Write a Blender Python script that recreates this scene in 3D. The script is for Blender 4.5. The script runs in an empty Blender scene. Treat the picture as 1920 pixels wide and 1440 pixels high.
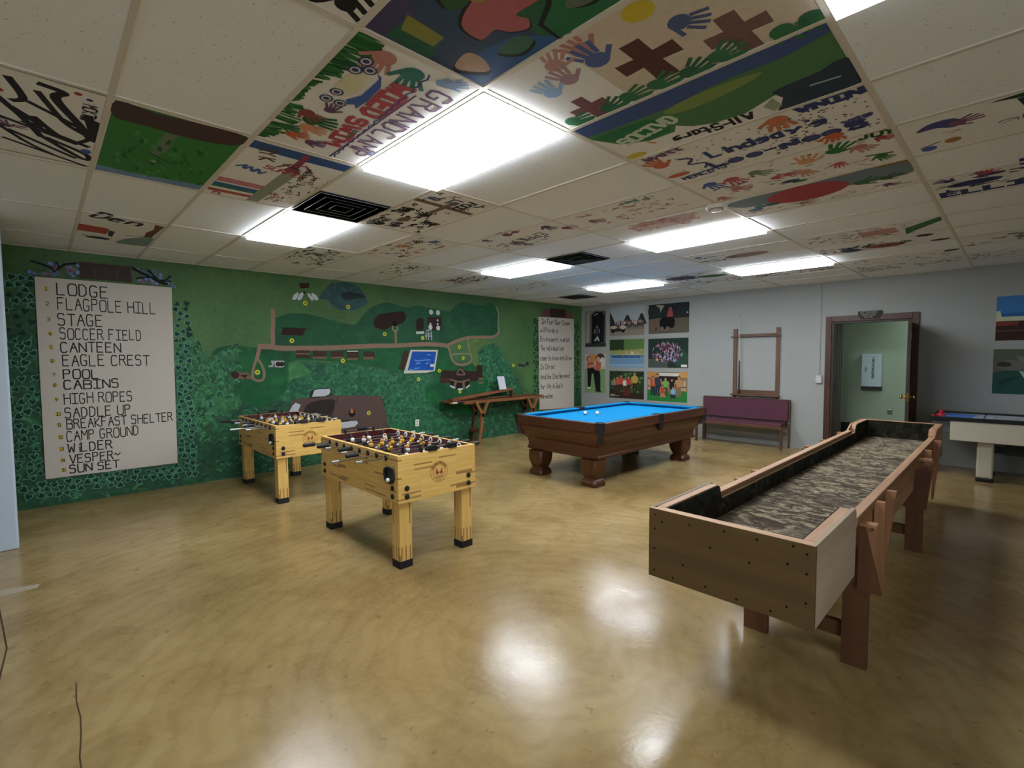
import bpy, bmesh, math, random
from mathutils import Vector, Matrix

# ---------------------------------------------------------------- camera, world, exposure
HC = 2.838            # ceiling height
XW, YW = 9.478, 7.42  # grey wall (x = XW) and green wall (y = YW)
GX, GY, GS = 0.2885, 2.963, 0.6096   # ceiling grid origin and 2 ft module
scn = bpy.context.scene
COL = scn.collection
cam_data = bpy.data.cameras.new('camera')
cam_data.sensor_width = 36.0
cam_data.lens = 919.79 / 1920 * 36.0
cam_data.clip_start = 0.05
cam = bpy.data.objects.new('camera', cam_data)
COL.objects.link(cam)
cr = Vector((0.72063, -0.69329, -0.00649)); cu = Vector((0.04183, 0.03413, 0.99854)); cf = Vector((0.69206, 0.71985, -0.0536))
M = Matrix((cr, cu, -cf)).transposed().to_4x4()
M.translation = Vector((0, 0, 1.6113))
cam.matrix_world = M
scn.camera = cam
SKY_STRENGTH = 6.0      # overcast daylight, enters by the windows behind the camera
world = bpy.data.worlds.new('world'); scn.world = world
world.use_nodes = True
world.node_tree.nodes['Background'].inputs[0].default_value = (0.80, 0.90, 1.0, 1)
world.node_tree.nodes['Background'].inputs[1].default_value = SKY_STRENGTH
scn.view_settings.view_transform = 'Standard'
scn.view_settings.look = 'None'
scn.view_settings.gamma = 1.0
scn.view_settings.use_curve_mapping = False
scn.view_settings.exposure = 0.22
LAMP_STRENGTH = 20.0
LAMP_COLOR = (0.90, 0.95, 1.0)
for wx in (-3.1, -.9):                  # sky portals in the window openings
    pd = bpy.data.lights.new('window_portal', 'AREA'); pd.shape = 'RECTANGLE'; pd.size = 2.0; pd.size_y = 1.5; pd.cycles.is_portal = True
    po = bpy.data.objects.new('window_portal', pd); COL.objects.link(po); po.location = (wx, -3.27, 1.6); po.rotation_euler = (math.pi/2, 0, 0)
random.seed(7)

# ---------------------------------------------------------------- helpers
def lin(h):
    if isinstance(h, tuple): return h
    h = h.lstrip('#'); o = []
    for k in (0, 2, 4):
        c = int(h[k:k+2], 16) / 255
        o.append(c/12.92 if c <= 0.04045 else ((c+0.055)/1.055)**2.4)
    return tuple(o)

MATS = {}
class NT:
    def __init__(s, name):
        s.m = bpy.data.materials.new(name); s.m.use_nodes = True
        s.t = s.m.node_tree; s.b = s.t.nodes['Principled BSDF']
    def n(s, typ, **kw):
        nd = s.t.nodes.new(typ)
        for k, v in kw.items():
            if k in nd.inputs.keys() if isinstance(k, str) else False: nd.inputs[k].default_value = v
            else: setattr(nd, k, v)
        return nd
    def l(s, a, b): s.t.links.new(a, b)
    def coord(s, scale=(1, 1, 1), rot=(0, 0, 0)):
        tc = s.n('ShaderNodeTexCoord'); mp = s.n('ShaderNodeMapping')
        mp.inputs['Scale'].default_value = scale; mp.inputs['Rotation'].default_value = rot
        s.l(tc.outputs['Object'], mp.inputs['Vector']); return mp.outputs['Vector']
    def noise(s, vec, scale, detail=3, rough=.55, dist=0):
        nd = s.n('ShaderNodeTexNoise'); nd.inputs['Scale'].default_value = scale; nd.inputs['Detail'].default_value = detail
        nd.inputs['Roughness'].default_value = rough; nd.inputs['Distortion'].default_value = dist
        s.l(vec, nd.inputs['Vector']); return nd.outputs['Fac']
    def ramp(s, fac, stops, interp='LINEAR'):
        nd = s.n('ShaderNodeValToRGB'); e = nd.color_ramp.elements; nd.color_ramp.interpolation = interp
        while len(e) < len(stops): e.new(.5)
        for el, (p, c) in zip(e, stops):
            el.position = p; c = lin(c); el.color = (*c[:3], 1)
        s.l(fac, nd.inputs['Fac']); return nd.outputs['Color']
    def mix(s, fac, a, b, mode='MIX'):
        nd = s.n('ShaderNodeMix'); nd.data_type = 'RGBA'; nd.blend_type = mode
        for sock, v in ((nd.inputs[0], fac), (nd.inputs[6], a), (nd.inputs[7], b)):
            if isinstance(v, (int, float)): sock.default_value = v
            elif isinstance(v, (tuple, str)): sock.default_value = (*lin(v)[:3], 1)
            else: s.l(v, sock)
        return nd.outputs[2]
    def bump(s, h, strength=.2, dist=.01):
        nd = s.n('ShaderNodeBump'); nd.inputs['Strength'].default_value = strength; nd.inputs['Distance'].default_value = dist
        s.l(h, nd.inputs['Height']); s.l(nd.outputs['Normal'], s.b.inputs['Normal'])
    def out(s, col=None, rough=.5, metal=0, spec=.5):
        if col is not None:
            if isinstance(col, (tuple, str)): s.b.inputs['Base Color'].default_value = (*lin(col)[:3], 1)
            else: s.l(col, s.b.inputs['Base Color'])
        if isinstance(rough, (int, float)): s.b.inputs['Roughness'].default_value = rough
        else: s.l(rough, s.b.inputs['Roughness'])
        s.b.inputs['Metallic'].default_value = metal
        s.b.inputs['Specular IOR Level'].default_value = spec
        return s.m

def plain(name, col, rough=.6, metal=0, var=.12, scale=25, spec=.4):
    """A plain surface with a slight mottled variation."""
    if name in MATS: return MATS[name]
    t = NT(name); c = lin(col); v = t.coord(); f = t.noise(v, scale)
    k = t.mix(f, tuple(x*(1-var) for x in c), tuple(min(1, x*(1+var)) for x in c))
    MATS[name] = t.out(k, rough, metal, spec); return MATS[name]

def paint(col):
    return plain('paint_' + col.lstrip('#'), col, .7, 0, .14, 30, .2)

def wood(name, a, b, axis=0, grain=30, rough=.5, knots=False):
    if name in MATS: return MATS[name]
    t = NT(name); sc = [grain]*3; sc[axis] = grain*.06
    v = t.coord(tuple(sc)); f = t.noise(v, 1.0, 5, .6, .6)
    k = t.ramp(f, [(.3, a), (.7, b)])
    v2 = t.coord(); k = t.mix(t.ramp(t.noise(v2, 2.2, 2), [(.35, (0, 0, 0)), (.75, (.5, .5, .5))]), k, a)
    t.bump(f, .12, .004)
    MATS[name] = t.out(k, rough); return MATS[name]

def butcher(name, plane, base='#e0b764', dark='#7c5426'):
    """Strip-laminated print: long thin strips, a few of them dark; plane = (along, across) object axes."""
    if name in MATS: return MATS[name]
    t = NT(name); tc = t.n('ShaderNodeTexCoord'); sp = t.n('ShaderNodeSeparateXYZ'); cb = t.n('ShaderNodeCombineXYZ')
    t.l(tc.outputs['Object'], sp.inputs[0]); t.l(sp.outputs[plane[0]], cb.inputs[0])
    if len(plane) == 3:
        ad = t.n('ShaderNodeMath'); ad.operation = 'ADD'; t.l(sp.outputs[plane[1]], ad.inputs[0]); t.l(sp.outputs[plane[2]], ad.inputs[1]); t.l(ad.outputs[0], cb.inputs[1])
    else: t.l(sp.outputs[plane[1]], cb.inputs[1])
    br = t.n('ShaderNodeTexBrick'); t.l(cb.outputs[0], br.inputs['Vector'])
    br.offset = .37; br.offset_frequency = 3; br.squash = 1
    br.inputs['Color1'].default_value = (0, 0, 0, 1); br.inputs['Color2'].default_value = (1, 1, 1, 1)
    br.inputs['Scale'].default_value = 1; br.inputs['Mortar Size'].default_value = 0
    br.inputs['Brick Width'].default_value = .17; br.inputs['Row Height'].default_value = .0125
    tint = t.ramp(br.outputs['Color'], [(0, '#d8ad5b'), (.45, base), (.84, '#e7bf6e')])
    dk = t.ramp(br.outputs['Color'], [(0, (0, 0, 0)), (.885, (1, 1, 1))], 'CONSTANT')
    sc = [90]*3; sc[plane[0]] = 4
    gr = t.noise(t.coord(tuple(sc)), 1, 3)
    k = t.mix(dk, tint, t.mix(gr, dark, '#946a34'))
    k = t.mix(.25, k, t.mix(gr, '#b08a4c', '#f0ce8c'), 'MIX')
    MATS[name] = t.out(k, .35, 0, .4); return MATS[name]

class MB:
    """Collects polygons for ONE mesh object."""
    def __init__(s): s.v = []; s.f = []; s.m = []; s.mats = []; s.sm = []
    def mi(s, m):
        if m not in s.mats: s.mats.append(m)
        return s.mats.index(m)
    def face(s, pts, m, smooth=False):
        i = len(s.v); s.v += [tuple(p) for p in pts]; s.f.append(list(range(i, i+len(pts)))); s.m.append(s.mi(m)); s.sm.append(smooth)
    def mesh(s, vs, fs, m, smooth=False):
        i = len(s.v); s.v += [tuple(p) for p in vs]
        for f in fs: s.f.append([i+a for a in f]); s.m.append(s.mi(m)); s.sm.append(smooth)
    def box(s, x0, x1, y0, y1, z0, z1, m, over=None):
        vs = [(x, y, z) for x in (x0, x1) for y in (y0, y1) for z in (z0, z1)]
        fs = {'-x': (0, 1, 3, 2), '+x': (4, 6, 7, 5), '-y': (0, 4, 5, 1), '+y': (2, 3, 7, 6), '-z': (0, 2, 6, 4), '+z': (1, 5, 7, 3)}
        i = len(s.v); s.v += vs
        for k, f in fs.items():
            s.f.append([i+a for a in f]); s.m.append(s.mi((over or {}).get(k, m))); s.sm.append(False)
    def prism(s, pts, axis, a0, a1, m, capm=None):
        """2-D outline extruded along an axis; pts are the two other axes in order."""
        def P(p, a):
            q = list(p); q.insert(axis, a); return tuple(q)
        n = len(pts); vs = [P(p, a0) for p in pts] + [P(p, a1) for p in pts]
        s.mesh(vs, [[(k+1) % n, k, n+k, n+(k+1) % n] for k in range(n)], m)
        s.mesh(vs, [list(range(n)), list(range(2*n-1, n-1, -1))], capm or m)
    def tube(s, p0, p1, r, m, seg=12, r1=None, smooth=True):
        p0 = Vector(p0); p1 = Vector(p1); d = (p1-p0).normalized(); r1 = r if r1 is None else r1
        a = d.orthogonal().normalized(); b = d.cross(a)
        vs = []
        for p, q in ((p0, r), (p1, r1)):
            for k in range(seg):
                t = 2*math.pi*k/seg; vs.append(p + (a*math.cos(t)+b*math.sin(t))*q)
        s.mesh(vs, [[k, (k+1) % seg, seg+(k+1) % seg, seg+k] for k in range(seg)], m, smooth)
        s.mesh(vs, [list(range(seg-1, -1, -1)), list(range(seg, 2*seg))], m)
    def lathe(s, prof, c, m, seg=20, axis=2, smooth=True):
        """prof = [(radius, height)], revolved about an axis through c."""
        vs = []
        for r, h in prof:
            for k in range(seg):
                t = 2*math.pi*k/seg; q = [r*math.cos(t), r*math.sin(t)]; q.insert(axis, h); vs.append(tuple(a+b for a, b in zip(q, c)))
        fs = [[j*seg+k, j*seg+(k+1) % seg, (j+1)*seg+(k+1) % seg, (j+1)*seg+k] for j in range(len(prof)-1) for k in range(seg)]
        s.mesh(vs, fs, m, smooth); n = len(prof)
        s.mesh(vs, [list(range(seg-1, -1, -1)), list(range((n-1)*seg, n*seg))], m)
    def loft(s, rings, m, smooth=False):
        n = len(rings[0]); vs = [p for r in rings for p in r]
        s.mesh(vs, [[j*n+k, j*n+(k+1) % n, (j+1)*n+(k+1) % n, (j+1)*n+k] for j in range(len(rings)-1) for k in range(n)], m, smooth)
        s.mesh(vs, [list(range(n-1, -1, -1)), list(range((len(rings)-1)*n, len(rings)*n))], m)
    def sphere(s, c, r, m, seg=16, sz=1):
        prof = [(max(1e-4, r*math.sin(math.pi*k/(seg//2))), -r*sz*math.cos(math.pi*k/(seg//2))) for k in range(seg//2+1)]
        s.lathe(prof, c, m, seg)
    def ring(s, c, R, r, m, axis=0, seg=18, ts=8):
        vs = []
        for k in range(seg):
            a = 2*math.pi*k/seg
            for j in range(ts):
                b = 2*math.pi*j/ts; q = [(R+r*math.cos(b))*math.cos(a), (R+r*math.cos(b))*math.sin(a)]; q.insert(axis, r*math.sin(b))
                vs.append(tuple(x+y for x, y in zip(q, c)))
        s.mesh(vs, [[k*ts+j, ((k+1) % seg)*ts+j, ((k+1) % seg)*ts+(j+1) % ts, k*ts+(j+1) % ts] for k in range(seg) for j in range(ts)], m, True)
    def build(s, name, parent=None, bevel=0, kind=None, norm=True):
        me = bpy.data.meshes.new(name); me.from_pydata(s.v, [], s.f)
        for m in s.mats: me.materials.append(m)
        me.polygons.foreach_set('material_index', s.m); me.polygons.foreach_set('use_smooth', s.sm)
        if norm:
            bm = bmesh.new(); bm.from_mesh(me); bmesh.ops.recalc_face_normals(bm, faces=bm.faces[:]); bm.to_mesh(me); bm.free()
        me.update()
        o = bpy.data.objects.new(name, me); COL.objects.link(o)
        if parent is not None: o.parent = parent
        if kind: o['kind'] = kind
        if bevel:
            b = o.modifiers.new('bevel', 'BEVEL'); b.width = bevel; b.segments = 2; b.limit_method = 'ANGLE'; b.angle_limit = math.radians(40)
        return o

def tag(o, label, cat, group=None):
    o['label'] = label; o['category'] = cat
    if group: o['group'] = group
    return o
def thing(name, label, cat, loc=(0, 0, 0), rz=0, group=None):
    o = bpy.data.objects.new(name, None); o.empty_display_size = .1; COL.objects.link(o); o.location = loc; o.rotation_euler = (0, 0, rz)
    return tag(o, label, cat, group)
def dup(o, parent=None):
    """A copy of an object with copies of its parts and their sub-parts."""
    c = o.copy(); COL.objects.link(c)
    if parent is not None: c.parent = parent; c.matrix_parent_inverse = o.matrix_parent_inverse
    for ch in list(o.children): dup(ch, c)
    return c

# ---------------------------------------------------------------- brush lettering and flat painting
FONT = {'A':'003960|1454','B':'0009496866450545|4564615000','C':'584919070210405152'[:-2],'D':'00093957523000','E':'59090050|0545','F':'590900|0545',
'G':'584919070210405154 34'.replace(' ',''),'H':'0009|6069|0565','I':'0969|3930|0060','J':'1969|49413010 02'.replace(' ',''),'K':'0009|590460','L':'090050','M':'0009346960',
'N':'00096069','O':'19070210506267 5919'.replace(' ',''),'P':'0009495856450 5'.replace(' ',''),'Q':'190702105062675919|4260','R':'00094958564505|3560','S':'5849190806154554514010 01'.replace(' ',''),
'T':'0969|3930','U':'090210506269','V':'093069','W':'0910365069','X':'0069|0960','Y':'093569|3530','Z':'09690060',
'0':'190702105062675919','1':'183930|1050','2':'0719496765 0060'.replace(' ',''),'3':'08194958554525|55534010 01'.replace(' ',''),'4':'49035350|4940','5':'5909054553514010 01'.replace(' ',''),
'6':'58190502104052441 4'.replace(' ',''),'7':'096920','8':'25072949672503014051 25'.replace(' ',''),'9':'55251729495655 40'.replace(' ',''),
'a':'45150401104045|4640','b':'0009|0415455351401001','c':'5415040110 40'.replace(' ',''),'d':'5950|5445150401104051','e':'0353441504011040','f':'5939280|2020'[:0]+'584938 30|1555'.replace(' ',''),
'g':'55150402125255|555 0'.replace(' ','')[:-2]+'','h':'0009|0315455350','i':'3530|3738','k':'0009|450350','l':'3930','m':'0005|0415353530|3455 50'.replace(' ',''),'n':'0005|0315455350',
'o':'15040110405154 4515'.replace(' ',''),'p':'0500|0515455352020'[:-1],'r':'0005|03254554','s':'55150413534110 00'.replace(' ',''),'t':'29213050|0555','u':'0501104055|5550','v':'053065','w':'0510345065','y':'052 565|6520'.replace(' ',''),
'-':'1555','~':'0516345566','\'':'3938','+':'3137|0464','.':'3031',':':'3132|3536','i.':''}
FONT['g'] = '55150403124355|554130'; FONT['p'] = '0500|0415455452420 2'.replace(' ', ''); FONT['y'] = '0532|6510'

class Painter:
    """Flat painted shapes on a plane: u, v in local units, each later shape a hair in front of the earlier ones."""
    def __init__(s, origin, eu, ev, en, lift=.0006, step=.00004, flip=None):
        s.o = Vector(origin); s.eu = Vector(eu); s.ev = Vector(ev); s.en = Vector(en); s.h = lift; s.step = step; s.mb = MB(); s.flip = flip
    def P(s, p):
        u, v = p
        if s.flip: u, v = s.flip[0]-u, s.flip[1]-v
        return s.o + s.eu*u + s.ev*v + s.en*s.h
    def poly(s, c, pts):
        s.mb.face([s.P(p) for p in pts], c if not isinstance(c, str) else paint(c)); s.h += s.step
    def rect(s, c, u0, v0, u1, v1): s.poly(c, [(u0, v0), (u1, v0), (u1, v1), (u0, v1)])
    def ell(s, c, u, v, ru, rv=None, ang=0, n=14):
        rv = rv or ru; ca, sa = math.cos(ang), math.sin(ang); p = []
        for k in range(n):
            t = 2*math.pi*k/n; a, b = ru*math.cos(t), rv*math.sin(t); p.append((u+a*ca-b*sa, v+a*sa+b*ca))
        s.poly(c, p)
    def line(s, c, w, pts, hold=False):
        """A brush stroke: one strip of quads with mitred corners."""
        c = c if not isinstance(c, str) else paint(c); q = [pts[0]]
        for p in pts[1:]:
            if math.hypot(p[0]-q[-1][0], p[1]-q[-1][1]) > w*.12: q.append(p)
        if len(q) < 2: return
        closed = len(q) > 3 and math.hypot(q[0][0]-q[-1][0], q[0][1]-q[-1][1]) < w*.6
        d = []
        for a, b in zip(q[:-1], q[1:]):
            L = math.hypot(b[0]-a[0], b[1]-a[1]); d.append(((b[0]-a[0])/L, (b[1]-a[1])/L))
        k = 0 if closed else w*.35
        q[0] = (q[0][0]-d[0][0]*k, q[0][1]-d[0][1]*k); q[-1] = (q[-1][0]+d[-1][0]*k, q[-1][1]+d[-1][1]*k)
        L, Rr, runs = [], [], []
        for n in range(len(q)):
            d0 = d[n-1] if n else d[0]; d1 = d[n] if n < len(d) else d[-1]
            if n and n < len(d) and d0[0]*d1[0]+d0[1]*d1[1] < -.5:          # hairpin: start a new strip
                L.append((q[n][0]-d0[1]*w/2, q[n][1]+d0[0]*w/2)); Rr.append((q[n][0]+d0[1]*w/2, q[n][1]-d0[0]*w/2)); runs.append((L, Rr)); L, Rr = [], []; d0 = d1
            nx, ny = -(d0[1]+d1[1]), d0[0]+d1[0]; m = math.hypot(nx, ny) or 1; nx, ny = nx/m, ny/m
            z = min(1.6, 1/max(.3, nx*-d1[1]+ny*d1[0]))*w/2
            L.append((q[n][0]+nx*z, q[n][1]+ny*z)); Rr.append((q[n][0]-nx*z, q[n][1]-ny*z))
        runs.append((L, Rr))
        for L, Rr in runs:
            for n in range(len(L)-1): s.mb.face([s.P(L[n]), s.P(Rr[n]), s.P(Rr[n+1]), s.P(L[n+1])], c); s.h += .0000012
            s.h += .000004
        if not hold: s.h += s.step
    def text(s, c, w, txt, u, v, h, ang=0, asp=.62, gap=.22, jit=0):
        """Brush letters of height h starting at (u, v)."""
        ca, sa = math.cos(ang), math.sin(ang); x = 0
        for ch in txt:
            if ch == ' ': x += h*asp*.75; continue
            g = FONT.get(ch) or FONT.get(ch.upper(), ''); cw = h*asp
            dy = random.uniform(-jit, jit)*h; k = 1+random.uniform(-jit, jit)
            for st in g.split('|'):
                pts = []
                for q in range(0, len(st)-1, 2):
                    a = x + int(st[q])/6*cw; b = int(st[q+1])/9*h*k + dy
                    pts.append((u+a*ca-b*sa, v+a*sa+b*ca))
                s.line(c, w, pts, True)
            x += cw*((.45 if ch in "il'.1" else 1)+gap)
        s.h += s.step
        return x
    def hand(s, c, u, v, r, ang=0):
        """A hand print: palm, four fingers and a thumb."""
        R = lambda a, b: (u+r*(a*math.cos(ang)-b*math.sin(ang)), v+r*(a*math.sin(ang)+b*math.cos(ang)))
        s.ell(c, *R(0, 0), r*.5, r*.46, ang, 12)
        for a, L in ((.42, .55), (.14, .66), (-.14, .62), (-.42, .48)):
            q0 = R(a*.9, .42); q1 = R(a*1.35, .5+L); s.line(c, r*.2, [q0, q1])
        s.line(c, r*.22, [R(.4, -.1), R(.85, .28)])
    def build(s, name, parent=None, kind=None): return s.mb.build(name, parent, norm=False, kind=kind)

def smooth_loop(p, n=4):
    o = []; N = len(p)
    for i in range(N):
        a, b, c, d = p[i-1], p[i], p[(i+1) % N], p[(i+2) % N]
        for k in range(n):
            t = k/n; o.append(tuple(.5*((2*b[j])+(-a[j]+c[j])*t+(2*a[j]-5*b[j]+4*c[j]-d[j])*t*t+(-a[j]+3*b[j]-3*c[j]+d[j])*t**3) for j in (0, 1)))
    return o
def smooth_line(p, n=5):
    if len(p) < 3: return p
    q = [p[0]]+p+[p[-1]]; o = []
    for i in range(1, len(q)-2):
        a, b, c, d = q[i-1:i+3]
        for k in range(n):
            t = k/n; o.append(tuple(.5*((2*b[j])+(-a[j]+c[j])*t+(2*a[j]-5*b[j]+4*c[j]-d[j])*t*t+(-a[j]+3*b[j]-3*c[j]+d[j])*t**3) for j in (0, 1)))
    return o+[p[-1]]

# ---------------------------------------------------------------- materials of the room
def mat_floor():
    t = NT('stained_concrete'); v = t.coord()
    n1 = t.noise(v, .55, 4, .55, .4); n2 = t.noise(v, 3.2, 5, .6, .8); n3 = t.noise(v, 38, 4, .6)
    k = t.ramp(n1, [(.32, '#876f45'), (.5, '#9d8558'), (.68, '#b0996b')])
    k = t.mix(t.ramp(n2, [(.42, (0, 0, 0)), (.68, (.5, .5, .5))]), k, '#785e32')
    k = t.mix(t.ramp(n3, [(.45, (0, 0, 0)), (.75, (.35, .35, .35))]), k, '#a3906a')
    v2 = t.coord((5, 1.6, 1), (0, 0, .7)); sp = t.noise(v2, 13, 4, .7)      # pale scuffs
    k = t.mix(t.ramp(sp, [(.70, (0, 0, 0)), (.77, (.55, .55, .55))]), k, '#bfae8c')
    n5 = t.noise(v, 14, 2); k = t.mix(t.ramp(n5, [(.66, (0, 0, 0)), (.74, (.5, .5, .5))]), k, '#6d5027')
    sw = t.n('ShaderNodeTexWave'); sw.wave_type = 'RINGS'; sw.rings_direction = 'Z'; sw.inputs['Scale'].default_value = 2.6; sw.inputs['Distortion'].default_value = 5; sw.inputs['Detail'].default_value = 3; sw.inputs['Detail Scale'].default_value = 2.2
    mp = t.n('ShaderNodeMapping'); mp.inputs['Location'].default_value = (-2.0, -1.9, 0); t.l(v, mp.inputs['Vector']); t.l(mp.outputs[0], sw.inputs['Vector'])   # trowel swirls
    k = t.mix(t.ramp(sw.outputs['Fac'], [(.5, (0, 0, 0)), (.95, (.14, .14, .14))]), k, '#6f5632')
    r = t.ramp(t.noise(v, 1.7, 4, .6, .5), [(.3, (.13, .13, .13)), (.7, (.26, .26, .26))])
    w = t.noise(v, 5, 3, .5, 1.5); t.bump(t.mix(.5, w, n3), .05, .02)
    return t.out(k, r, 0, .36)
def mat_ceiling():
    t = NT('acoustic_tile'); v = t.coord()
    k = t.mix(t.noise(v, .8, 3), '#e3e7ea', '#eef2f5')
    vo = t.n('ShaderNodeTexVoronoi'); vo.inputs['Scale'].default_value = 55; t.l(v, vo.inputs['Vector'])
    pin = t.ramp(vo.outputs['Distance'], [(.0, (1, 1, 1)), (.13, (1, 1, 1)), (.2, (0, 0, 0))])
    sel = t.ramp(t.noise(v, 30, 1), [(.56, (0, 0, 0)), (.6, (1, 1, 1))])
    f = t.mix(1, pin, sel, 'MULTIPLY'); k = t.mix(f, k, '#97908a')
    t.bump(t.noise(v, 160, 3), .12, .004)
    return t.out(k, .9, 0, .1)
def mat_mural():
    t = NT('mural_green'); v = t.coord(); vs = t.coord((1, 1, .8))
    tc = t.n('ShaderNodeTexCoord'); sp = t.n('ShaderNodeSeparateXYZ'); t.l(tc.outputs['Object'], sp.inputs[0])
    n1 = t.noise(v, .9, 3, .5, .3); n2 = t.noise(vs, 7, 5, .65, 1.2); n3 = t.noise(v, 22, 3, .6)
    up = t.ramp(n1, [(.3, '#3e6039'), (.55, '#4b7042'), (.75, '#587e4a')])
    low = t.ramp(n2, [(.3, '#12352a'), (.5, '#1d4d36'), (.68, '#2f6846'), (.8, '#458058')])
    # painted: mowed olive hills at the top, brushed thicket along the foot of the wall
    ad = t.n('ShaderNodeMath'); ad.operation = 'MULTIPLY_ADD'; t.l(n1, ad.inputs[0]); ad.inputs[1].default_value = 1.1; t.l(sp.outputs[2], ad.inputs[2])
    xr = t.n('ShaderNodeMapRange'); xr.inputs[1].default_value = 6.8; xr.inputs[2].default_value = 7.6; xr.inputs[3].default_value = 0; xr.inputs[4].default_value = .55; t.l(sp.outputs[0], xr.inputs[0])
    ad2 = t.n('ShaderNodeMath'); ad2.operation = 'ADD'; t.l(ad.outputs[0], ad2.inputs[0]); t.l(xr.outputs[0], ad2.inputs[1])
    xl = t.n('ShaderNodeMapRange'); xl.inputs[1].default_value = -.2; xl.inputs[2].default_value = 1.6; xl.inputs[3].default_value = -.75; xl.inputs[4].default_value = 0; t.l(sp.outputs[0], xl.inputs[0])  # darkens the far left: vignetting and lighting put into the colour
    ad3 = t.n('ShaderNodeMath'); ad3.operation = 'ADD'; t.l(ad2.outputs[0], ad3.inputs[0]); t.l(xl.outputs[0], ad3.inputs[1])
    f = t.ramp(ad3.outputs[0], [(.0, (0, 0, 0)), (1, (1, 1, 1))]); mr = t.n('ShaderNodeMapRange'); mr.interpolation_type = 'SMOOTHSTEP'
    mr.inputs[1].default_value = 1.65; mr.inputs[2].default_value = 2.45; t.l(ad3.outputs[0], mr.inputs[0])
    k = t.mix(mr.outputs[0], low, up); k = t.mix(.10, k, t.ramp(n3, [(.3, '#123a24'), (.7, '#7aa26a')]))
    t.bump(n2, .15, .004)
    return t.out(k, .6, 0, .3)
def foliage(name, stops, scale=9):
    t = NT(name); v = t.coord((1, 1, 1.25)); f = t.noise(v, scale, 5, .65, 1.4)
    MATS[name] = t.out(t.ramp(f, stops), .6, 0, .3); return MATS[name]
def mat_grey():
    t = NT('grey_wall_paint'); v = t.coord(); k = t.mix(t.noise(v, 1.3, 3), '#989b99', '#a5a8a5'); t.bump(t.noise(v, 120, 3), .08, .003)
    return t.out(k, .65, 0, .3)
M_FLOOR, M_CEIL, M_MURAL, M_GREY = mat_floor(), mat_ceiling(), mat_mural(), mat_grey()
M_PART = plain('partition_paint', '#b6c4d2', .6, var=.05, scale=60)
M_SAGE = plain('sage_wall_paint', '#9db09c', .7, var=.04, scale=3)
M_GRID = plain('ceiling_grid_metal', '#cfc8bb', .5, var=.04)
M_TRIM = wood('door_trim_wood', '#3d2018', '#5a3326', 2, 30, .45)
M_DARKTRIM = wood('door_jamb_wood', '#2c2019', '#41332a', 2, 30, .5)
M_BLACK = plain('black_plastic', '#141416', .4, var=.1)
M_RUBBER = plain('black_rubber', '#19191b', .75, var=.1)
M_WHITE = plain('white_plastic', '#e4e4e0', .4, var=.03)
M_CHROME = plain('chrome', '#c9ccd0', .18, 1, .03)
M_BRASS = plain('brass', '#c09a4a', .22, 1, .05)

# ---------------------------------------------------------------- the room
b = MB(); b.box(-4.6, 11.1, -3.35, 8.0, -.1, 0, M_FLOOR); floor = b.build('floor', kind='structure')
P = Painter((0, 0, 0), (1, 0, 0), (0, 1, 0), (0, 0, 1), .0004)
crk = paint('#4a3a22')
P.line(crk, .006, [(.065, 3.23), (.058, 3.05), (.066, 2.9), (.061, 2.75), (.05, 2.6), (.052, 2.5), (.03, 2.3), (.01, 2.0)])
P.line(crk, .008, [(-.30, 5.0), (-.26, 4.6), (-.2, 3.9), (-.22, 3.4), (-.25, 3.0)])
P.poly('#a79a86', [(-.42, 4.70), (-.26, 4.80), (-.08, 4.80), (-.062, 4.87), (-.25, 4.93), (-.42, 4.88)])
P.build('floor_mark', floor)

b = MB(); b.box(-4.6, XW+.2, -3.35, 8.0, HC, HC+.1, M_CEIL); ceiling = b.build('ceiling', kind='structure')
b = MB()
for i in range(-8, 16):
    x = GX+i*GS
    if x < XW: b.box(x-.012, x+.012, -3.2, YW, HC-.007, HC, M_GRID)
for j in range(-5, 4):
    y = GY+j*2*GS
    b.box(-4.5, XW, y-.012, y+.012, HC-.0072, HC, M_GRID)
b.build('ceiling_grid', ceiling)
b = MB(); b.box(-4.5, XW, YW-.02, YW, HC-.008, HC, M_GRID); b.box(XW-.02, XW, -3.2, YW, HC-.008, HC, M_GRID); b.build('edge_angle', ceiling)

b = MB(); b.box(-4.6, XW+.2, YW, YW+.15, 0, HC, M_MURAL); wall_left = b.build('wall_left', kind='structure')
b = MB(); DY0, DY1, DZ = 1.165, 2.205, 2.165
b.box(XW, XW+.15, DY1, YW, 0, HC, M_GREY); b.box(XW, XW+.15, -3.35, DY0, 0, HC, M_GREY); b.box(XW, XW+.15, DY0, DY1, DZ, HC, M_GREY)
wall_right = b.build('wall_right', kind='structure')
b = MB(); b.box(-4.5, -.193, 5.918, 6.03, 0, HC-.008, M_PART); b.build('wall_partition', kind='structure', bevel=.012)
b = MB(); b.box(-4.6, -4.5, -3.35, YW, 0, HC, M_GREY); b.build('wall_back', kind='structure')
WY = -3.2                                        # window wall behind the camera
b = MB(); WINS = [(-4.1, -2.1), (-1.9, .1)]; xs = [-4.6]+[q for w in WINS for q in w]+[XW]
b.box(-4.6, XW, WY-.15, WY, 0, .85, M_GREY); b.box(-4.6, XW, WY-.15, WY, 2.35, HC, M_GREY)
for k in range(0, len(xs), 2): b.box(xs[k], xs[k+1], WY-.15, WY, .85, 2.35, M_GREY)
b.build('wall_front', kind='structure')
for k, (x0, x1) in enumerate(WINS):
    b = MB(); m = (x0+x1)/2
    for q in ((x0, x1, .85, .90), (x0, x1, 2.30, 2.35), (x0, x0+.05, .9, 2.3), (x1-.05, x1, .9, 2.3), (m-.025, m+.025, .9, 2.3)): b.box(q[0], q[1], WY-.10, WY-.05, q[2], q[3], M_WHITE)
    b.build('window_%d' % (k+1), kind='structure')
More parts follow.
